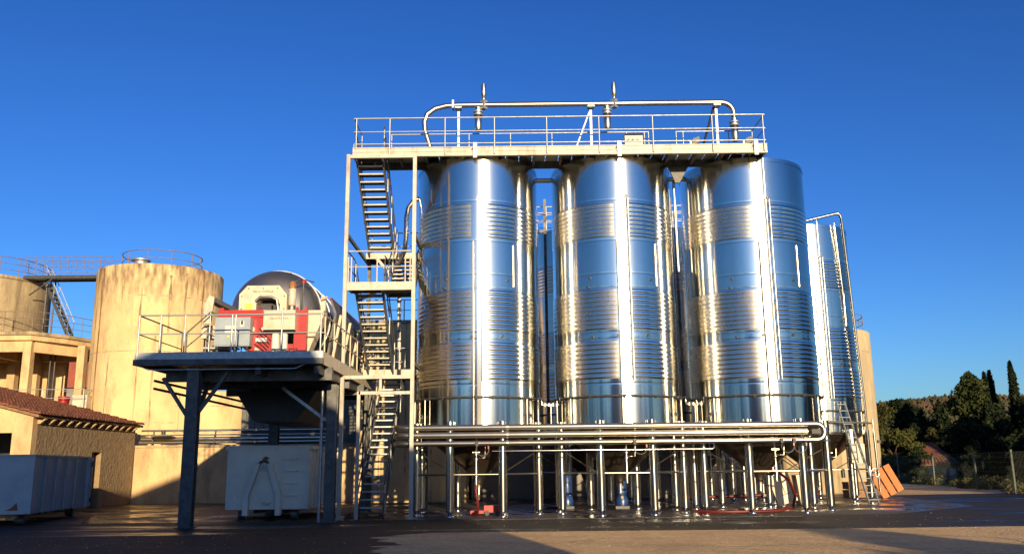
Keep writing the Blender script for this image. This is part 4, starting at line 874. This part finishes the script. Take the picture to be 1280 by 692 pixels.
# equipment round the ladder tank
t = thing('valve_station', 'pipes, hand wheel and grey box at the foot of the ladder tank', 'valve', (14.4, 37.6, 0))
MB().b2((13.75, 36.9, 1.55), (14.3, 37.1, 2.3)).build('grey_box', 'beige', t)
MB().tube([(15.0, 37.6, 3.3), (15.05, 37.6, .4)], .05, 8).build('riser', 'pipebright', t)
MB().tube([(13.0, 37.0, 3.2), (14.3, 36.95, 3.15), (14.9, 37.5, 3.15)], .04, 8).build('cross_pipe', 'galvdark', t)
MB().tube(arc((14.75, 37.15, 1.15), .17, 0, 2*pi, 24), .022, 8).tube([(14.58, 37.15, 1.15), (14.92, 37.15, 1.15)], .014, 6).tube([(14.75, 37.15, .98), (14.75, 37.15, 1.32)], .014, 6).tube([(14.75, 37.13, 1.15), (14.75, 37.5, 1.15)], .03, 8).build('hand_wheel', 'pipebright', t)
MB().b2((13.85, 37.2, 1.75), (13.98, 37.4, 2.9)).build('column_box', 'galv', t)
MB().box((15.15, 37.5, 2.4), (.12, .12, .12)).tube([(15.15, 37.5, 2.4), (15.3, 37.4, 2.5)], .03, 6).build('lever_valve', 'black', t)
MB().b2((13.45, 37.25, .95), (13.55, 37.45, 1.3)).build('green_valve', 'green', t)
t = thing('manway', 'square steel inspection door on the far right tank', 'hatch', (12.3, 37.3, 3))
MB().b2((11.9, 37.18, 2.95), (12.7, 37.28, 3.6)).build('door', 'pipebright', t); MB().tube([(12.05, 37.12, 3.1), (12.55, 37.12, 3.45)], .02, 6).tube([(12.05, 37.12, 3.45), (12.55, 37.12, 3.1)], .02, 6).build('cross_handle', 'dark', t)

# ------------------------------------------------------------ fence at the right
fp = [(29.5, 77.0), (28.3, 67.0), (27.2, 59.0), (25.6, 50.5), (23.9, 43.6), (22.6, 37.5), (21.4, 31)]
t = thing('mesh_fence', 'dark green wire mesh fence on green posts along the right side of the yard', 'fence', (26, 52, 0))
fm = MB().b2((-.04, -.04, 0), (.04, .04, 2.05)).b2((-.045, -.045, 2.05), (.045, .045, 2.08)).mesh('post', 'green')
for x, y in fp: inst('post', fm, t, (x, y, 0))
b = MB()
for (xa, ya), (xb, yb) in zip(fp, fp[1:]):
    L = sqrt((xb-xa)**2+(yb-ya)**2); nn = int(L/.18)
    for k in range(nn): f = (k+.5)/nn; x, y = xa+(xb-xa)*f, ya+(yb-ya)*f; b.bar((x, y, .05), (x, y, 1.98), .004, .004)
    for z in [.05+.24*k for k in range(9)]: b.bar((xa, ya, z), (xb, yb, z), .006, .006)
tag(b.build('wire_mesh', 'green', t, fix=False), kind='stuff')

# ------------------------------------------------------------ plants
def leaf_cloud(b, pts, size, flat=.5):
    for p in pts:
        s = size*random.uniform(.55, 1.35)
        n = Vector((random.gauss(0, 1), random.gauss(0, 1), random.gauss(0, 1)+.3)).normalized()
        u = n.orthogonal().normalized(); v = n.cross(u); a = random.uniform(0, pi); u, v = u*cos(a)+v*sin(a), v*cos(a)-u*sin(a)
        b.add([p-u*s, p-v*s*flat, p+u*s, p+v*s*flat], [(0, 1, 2, 3)])
def rnd_in(r):
    while 1:
        v = Vector((random.uniform(-1, 1), random.uniform(-1, 1), random.uniform(-1, 1)))
        if v.length < 1: return v*r
def tree(name, label, x, y, z0, h, w, kind, m, leaves=2600, size=.2, group='trees at the edge of the yard'):
    t = thing(name, label, 'tree', (x, y, z0), group)
    tr = MB(); lean = random.uniform(-.03, .03)*h
    th = h*(.97 if kind in ('cypress', 'pine') else .6)
    tr.tube([(x, y, z0), (x+lean*.3, y, z0+th*.4), (x+lean, y, z0+th)], .035*h*.5+.05, 9, r2=.02)
    cb = MB(); P = []
    if kind == 'cypress':
        for _ in range(leaves):
            f = random.random()**.8; a = random.uniform(0, 2*pi)
            k = mnoise.noise(Vector((cos(a)*1.6+x, sin(a)*1.6, f*9)))
            rr = w/2*min(1, f*7+.35)*(1-f)**.55*(.8+.5*k)*random.uniform(.55, 1.05)
            P.append(Vector((x+lean*f+rr*cos(a), y+rr*sin(a), z0+h*(.03+.97*f))))
        for k in range(8):
            f = .2+.09*k; a = k*2.4; tr.tube([(x, y, z0+h*f), (x+w*.25*cos(a)*(1-f), y+w*.25*sin(a)*(1-f), z0+h*(f+.1))], .05, 5)
    elif kind in ('conifer', 'cedar'):
        top = 3.6 if kind == 'cedar' else 2.2
        for _ in range(leaves):
            f = random.random()**.85; a = random.uniform(0, 2*pi)
            k = mnoise.noise(Vector((cos(a)*1.3+x, sin(a)*1.3, f*7))); tier = .82+.18*sin(f*38+2*sin(a*2))
            k2 = mnoise.noise(Vector((cos(a)*3.2+x, sin(a)*3.2+y, f*19))); rr = w/2*min(1, f*5+.5)*(1-f**top)**.7*max(.15, .8+.75*k+.5*k2)*tier*random.uniform(.45, 1.05)
            P.append(Vector((x+lean*f+rr*cos(a), y+rr*sin(a), z0+h*(.02+.98*f)-rr*.12)))
    elif kind == 'pine':
        nl = 26
        for k in range(nl):
            f = .16+.82*k/nl+random.uniform(-.02, .02); a = k*2.39+random.uniform(-.3, .3); L = w/2*(1.08-f)**.7*random.uniform(.6, 1.1)
            e = Vector((x+L*cos(a), y+L*sin(a), z0+h*f+L*.12)); s = Vector((x, y, z0+h*(f-.04)))
            tr.tube([s, e], .05, 5)
            for _ in range(leaves//nl):
                q = s.lerp(e, random.uniform(.25, 1.08)); P.append(q+rnd_in(1)*Vector((.5, .5, .28)).length*.9*(.4+L*.18))
    else:
        cl = []
        for k in range(20):
            a = k*2.4; f = random.uniform(.3, .95); L = w/2*random.uniform(.35, .95)*sqrt(max(.1, 1-(f-.55)**2*3))
            e = Vector((x+L*cos(a), y+L*sin(a), z0+h*f)); tr.tube([(x, y, z0+h*f*.55), (x+L*.5*cos(a), y+L*.5*sin(a), z0+h*f*.8), e], .06, 5)
            cl.append((e, w*random.uniform(.1, .19)))
        for _ in range(leaves):
            e, r = random.choice(cl); v = rnd_in(1); v = v*(.5+.5*random.random())*r*1.2; v.z *= .75; P.append(e+v)
    tr.build('trunk', 'bark', t, fix=False); leaf_cloud(cb, P, size); cb.build('crown', m, t, fix=False)
    return t
def gz(x, y): return land_h(x, y)-.1
TR = [  # name, label, px-derived x, y, height, width, kind, material, leaves, leaf size
    ('cedar_tree', 'large dark conifer with layered boughs, tallest of the broad ones at the right', 39.2, 77, 9.0, 6.0, 'cedar', 'pine', 15000, .18),
    ('cypress_tree', 'dark conifer with two ragged spires right of the broad cedar', 42.4, 80, 9.3, 1.5, 'cypress', 'cypress', 4500, .17),
    ('cypress_tree', 'slimmer spire just right of the two-spired dark conifer', 43.4, 80.5, 9.5, 1.7, 'cypress', 'cypress', 4500, .17),
    ('cypress_tree', 'tall narrow cypress at the right edge of the picture', 44.0, 78, 10.0, 1.9, 'cypress', 'cypress', 7000, .17),
    ('cypress_tree', 'low dark cypress between the two spires and the edge cypress', 45.2, 84, 7.6, 4.5, 'conifer', 'cypress', 9000, .22),
    ('leafy_tree', 'yellow green leafy tree beside the concrete silo', 31.2, 80, 6.6, 6.0, 'broad', 'leaf', 11000, .15),
    ('leafy_tree', 'lower leafy bush-like tree behind the orange pallet', 30.6, 73, 3.9, 4.5, 'broad', 'leaf', 9000, .14),
    ('dark_tree', 'dark round tree between the leafy tree and the cedar', 37.6, 86, 6.9, 5.4, 'conifer', 'cypress', 9000, .2),
    ('dark_tree', 'dark tree directly left of the cedar', 44.5, 94, 7.5, 6, 'conifer', 'cypress', 9000, .24),
    ('leafy_tree', 'small sunlit tree above the tiled house roof', 35.4, 78, 4.6, 2.3, 'broad', 'leaf', 5000, .12),
    ('dark_tree', 'dark bushy tree right of the house roof behind the fence', 36.3, 70, 4.6, 4.6, 'broad', 'cypress', 9000, .18),
    ('dark_tree', 'dark bushy tree under the two-spired conifer', 38.6, 73, 6.2, 5, 'conifer', 'cypress', 10000, .2),
    ('dark_tree', 'dark bushy tree at the picture edge below the cypress', 42.2, 74, 6.6, 5.5, 'conifer', 'cypress', 10000, .2),
    ('dark_tree', 'dark tree behind the leafy tree, above the pallet', 41.0, 98, 8.6, 6.5, 'broad', 'cypress', 7000, .24),
    ('dark_tree', 'dark filler conifer low behind the tiled house', 37.0, 82, 5.6, 6.0, 'conifer', 'cypress', 9000, .2),
    ('dark_tree', 'dark conifer low between the leafy tree and the house', 33.6, 76, 4.6, 3.6, 'conifer', 'cypress', 8000, .18),
    ('dark_tree', 'dark low tree between cedar and two-spired conifer', 41.0, 79, 7.4, 4.4, 'conifer', 'cypress', 9000, .2),
    ('dark_bush', 'dark bush hiding the right half of the tiled house', 34.7, 68.5, 2.9, 2.6, 'conifer', 'cypress', 7000, .14),
    ('dark_bush', 'dark bush behind the fence in front of the two-spired conifer', 38.0, 66, 3.6, 6.0, 'conifer', 'cypress', 9000, .17),
    ('dark_bush', 'dark bush behind the fence near the picture edge', 36.5, 58, 3.4, 6.0, 'conifer', 'cypress', 9000, .17),
    ('dark_bush', 'dark green bush behind the fence left of the tiled house', 31.6, 71, 2.6, 3.4, 'conifer', 'pine', 7000, .14),
]
for nm, lab, x, y, h, wd, kd, m, lv, sz in TR: tree(nm, lab, x, y, gz(x, y), h-gz(x, y)-.0, wd, kd, m, lv, sz)
# scrub along the fence
b = MB(); P = []
for k in range(150):
    f = random.random(); i = min(len(fp)-2, int(f*(len(fp)-1))); u = f*(len(fp)-1)-i
    x = fp[i][0]+(fp[i+1][0]-fp[i][0])*u+random.uniform(.1, 2.6); y = fp[i][1]+(fp[i+1][1]-fp[i][1])*u+random.uniform(-.5, .5)
    r = random.uniform(.2, .6)
    for _ in range(130):
        v = rnd_in(r); P.append(Vector((x+v.x, y+v.y, abs(v.z)*1.3)))
leaf_cloud(b, P, .085, .3); tag(b.build('scrub', 'scrub', fix=False), 'dry scrub growing along the foot of the mesh fence', 'scrub', kind='stuff')
# woods on the hill
b = MB(); rs = random.Random(3)
ico = [(0, 0, 1), (.9, 0, .45), (.28, .85, .45), (-.72, .53, .45), (-.72, -.53, .45), (.28, -.85, .45), (.8, .5, -.3), (-.3, .9, -.3), (-.95, 0, -.3), (-.3, -.9, -.3), (.8, -.5, -.3)]
icf = [(0, 1, 2), (0, 2, 3), (0, 3, 4), (0, 4, 5), (0, 5, 1), (1, 6, 2), (2, 7, 3), (3, 8, 4), (4, 9, 5), (5, 10, 1), (6, 7, 2), (7, 8, 3), (8, 9, 4), (9, 10, 5), (10, 6, 1)]
for k in range(24000):
    az = radians(rs.uniform(15, 42)); r = 190+rs.random()*500
    if r > 560 and rs.random() < .2: continue
    x, y = r*sin(az), r*cos(az); z = land_h(x, y); s = rs.uniform(.9, 2.0); hh = s*rs.uniform(1.0, 1.9)
    b.add([(x+a*s*rs.uniform(.7, 1.25), y+c*s*rs.uniform(.7, 1.25), z+hh*.6+e*hh*rs.uniform(.8, 1.2)) for a, c, e in ico], icf)
tag(b.build('hill_wood', 'hillwood', fix=False), 'brownish wooded hillside on the skyline at the right', 'wood', kind='stuff')
# small house beyond the fence
t = thing('tiled_house', 'small house with a pink clay tile roof among the trees beyond the fence', 'house', (35.2, 74, -2.5))
gy, g0 = 70, -3.2
MB().b2((31.9, gy, g0), (34.2, gy+4, 1.25)).build('wall', 'block', t)
b = MB(); q = [(31.1, gy-.4, 1.3), (34.4, gy-.4, 1.3), (34.0, gy+3.4, 2.95), (33.3, gy+3.4, 2.95)]
b.add([Vector(p)-Vector((0, 0, .08)) for p in q]+[Vector(p) for p in q], [(0, 1, 2, 3), (7, 6, 5, 4), (0, 4, 5, 1), (1, 5, 6, 2), (2, 6, 7, 3), (3, 7, 4, 0)]); b.build('roof_base', 'tile', t)
for k in range(10):
    x = 31.25+k*.3; xt = min(x+2.0, 35.1) if x < 33.1 else x
    f = 1.0 if x >= 33.1 else 1.0
    MB().bar((x, gy-.45, 1.33), (33.35+(x-31.25)*.22, gy+3.4, 2.99), .16, .07, (0, 0, 1)).build('tile_row', 'tile', t)
MB().bar((33.2, gy+3.4, 3.0), (34.1, gy+3.4, 3.0), .25, .12).build('ridge_tile', 'tile', t)
MB().b2((32.3, gy-.05, -.4), (33.0, gy-.001, .7)).build('window', 'glass', t)
MB().b2((33.5, gy-.06, -.3), (33.95, gy-.001, 1.0)).build('shutter', 'white', t)

# ------------------------------------------------------------ behind the camera: buildings and trees that shade the yard
t = thing('gabled_warehouse', 'gabled warehouse behind the photographer casting the long shadow over the yard', 'building', (0, -18, 0))
gab = [(-7.6, 0), (6.25, 0), (6.25, 7.7), (4.4, 7.7), (2.0, 8.8), (1.35, 10.05), (-2.6, 10.05), (-7.6, 8.1)]
MB().prism(gab, -24, -3.5, 'y').build('wall', 'block', t)
MB().b2((-3, -3.54, 0), (1, -3.499, 4)).build('door', 'dark', t)
for x in (-4.8, 2.4, 4.6): MB().b2((x, -3.53, 3), (x+1.2, -3.499, 4.4)).build('window', 'glass', t)
for i in range(34):
    az = radians(100+i*4.8+random.uniform(-3, 3)); r = random.uniform(60, 105); el = radians(random.uniform(4, 7.5))
    kd = ('conifer', 'cypress', 'conifer')[i % 3]; h = 1.6+(r+28)*math.tan(el)
    tree('yard_tree', 'tree far behind the photographer', r*sin(az), r*cos(az), 0, h, h*(1.1, .4, .7)[i % 3], kd, 'cypress', 1500, .8, 'trees far behind the photographer')
back = [(15.5, -13, 6.4, 3.6), (32, 27, 6.6, 6), (38, 32, 9, 8), (44, 38, 10.5, 9), (52, 45, 12, 9), (-16, -55, 9, 9), (-27, -60, 10, 9), (36, -24, 9.5, 9), (44, -34, 10, 9), (-38, -50, 9, 10), (52, -20, 9, 9)]
for i, (x, y, h, wd) in enumerate(back):
    tree('yard_tree', ['small tree behind the photographer', 'tree standing outside the picture on the right', 'tall tree standing outside the picture on the right', 'broad tree standing outside the picture on the right', 'low tree beside the fence outside the picture'][i] if i < 5 else 'leafy tree standing behind the photographer', x, y, gz(x, y) if i in (1, 2, 3, 4) else 0, h-(gz(x, y) if i in (1, 2, 3, 4) else 0), wd, 'broad', 'cypress', 3000, .42, 'trees behind the photographer')

# ------------------------------------------------------------ small yard details
t = thing('drain_channel', 'steel drain channel set in the road before the tanks', 'drain', (3, 27.9, 0))
gm_ = MB().box((0, 0, .004), (.47, .2, .006)).mesh('grate', 'dark')
for i in range(20): inst('grate', gm_, t, (-1+i*.5, 27.9, .0))
t = thing('manhole_cover', 'round iron manhole cover in the dark road', 'manhole cover', (6.2, 25.2, 0))
MB().lathe([(0, .012), (.3, .012), (.31, -.003)], 28, c=(6.2, 25.2, 0)).build('lid', 'dark', t)
MB().lathe([(.325, -.003), (.33, .01), (.4, .01), (.405, -.003)], 28, c=(6.2, 25.2, 0)).build('frame', 'galvdark', t)
b = MB(); rr = random.Random(9)
for k in range(1400):
    x, y = rr.uniform(-14, 14), rr.choice((rr.uniform(15.5, 23), rr.uniform(15.5, 40))); s_ = rr.uniform(.005, .016)
    b.add([(x+s_*a*rr.uniform(.6, 1.3), y+s_*c*rr.uniform(.6, 1.3), e*s_*.7) for a, c, e in ((-1, -1, 0), (1, -1, 0), (1, 1, 0), (-1, 1, 0), (0, 0, 1))], [(0, 1, 4), (1, 2, 4), (2, 3, 4), (3, 0, 4)])
tag(b.build('gravel', 'ground', fix=False), 'loose stones and dry leaves scattered over the yard', 'gravel', kind='stuff')

for nm_p, poly, mm in (('asphalt_patch', [(-8, 23.6), (-4.1, 23.4), (-4.0, 24.7), (-5.2, 24.9), (-7.9, 24.8)], 'gravel'), ('asphalt_patch', [(2.6, 24.2), (5.1, 24.1), (5.2, 25.0), (2.7, 25.15)], 'gravel'), ('asphalt_patch', [(9.5, 26.0), (12.8, 25.7), (13.1, 26.5), (9.7, 26.9)], 'gravel')):
    sheet(nm_p, poly, .0, mm)
b = MB(); rr = random.Random(21)
for k in range(26):                                  # cracks: thin dark tar lines wandering over the yard
    x, y = rr.uniform(-12, 12), rr.uniform(16.5, 27); a = rr.uniform(-.5, .5)+(pi/2 if k % 3 == 0 else 0); P_ = []
    for q in range(14):
        P_.append((x, y)); a += rr.uniform(-.5, .5); x += .22*cos(a); y += .22*sin(a)
    for (xa, ya), (xb, yb) in zip(P_, P_[1:]):
        wd_ = rr.uniform(.006, .014); dx, dy = -(yb-ya), xb-xa; l_ = sqrt(dx*dx+dy*dy); dx, dy = dx/l_*wd_, dy/l_*wd_
        b.add([(xa-dx, ya-dy, .002), (xb-dx, yb-dy, .002), (xb+dx, yb+dy, .002), (xa+dx, ya+dy, .002)], [(0, 1, 2, 3)])
tag(b.build('tar_cracks', 'black', fix=False), kind='structure')
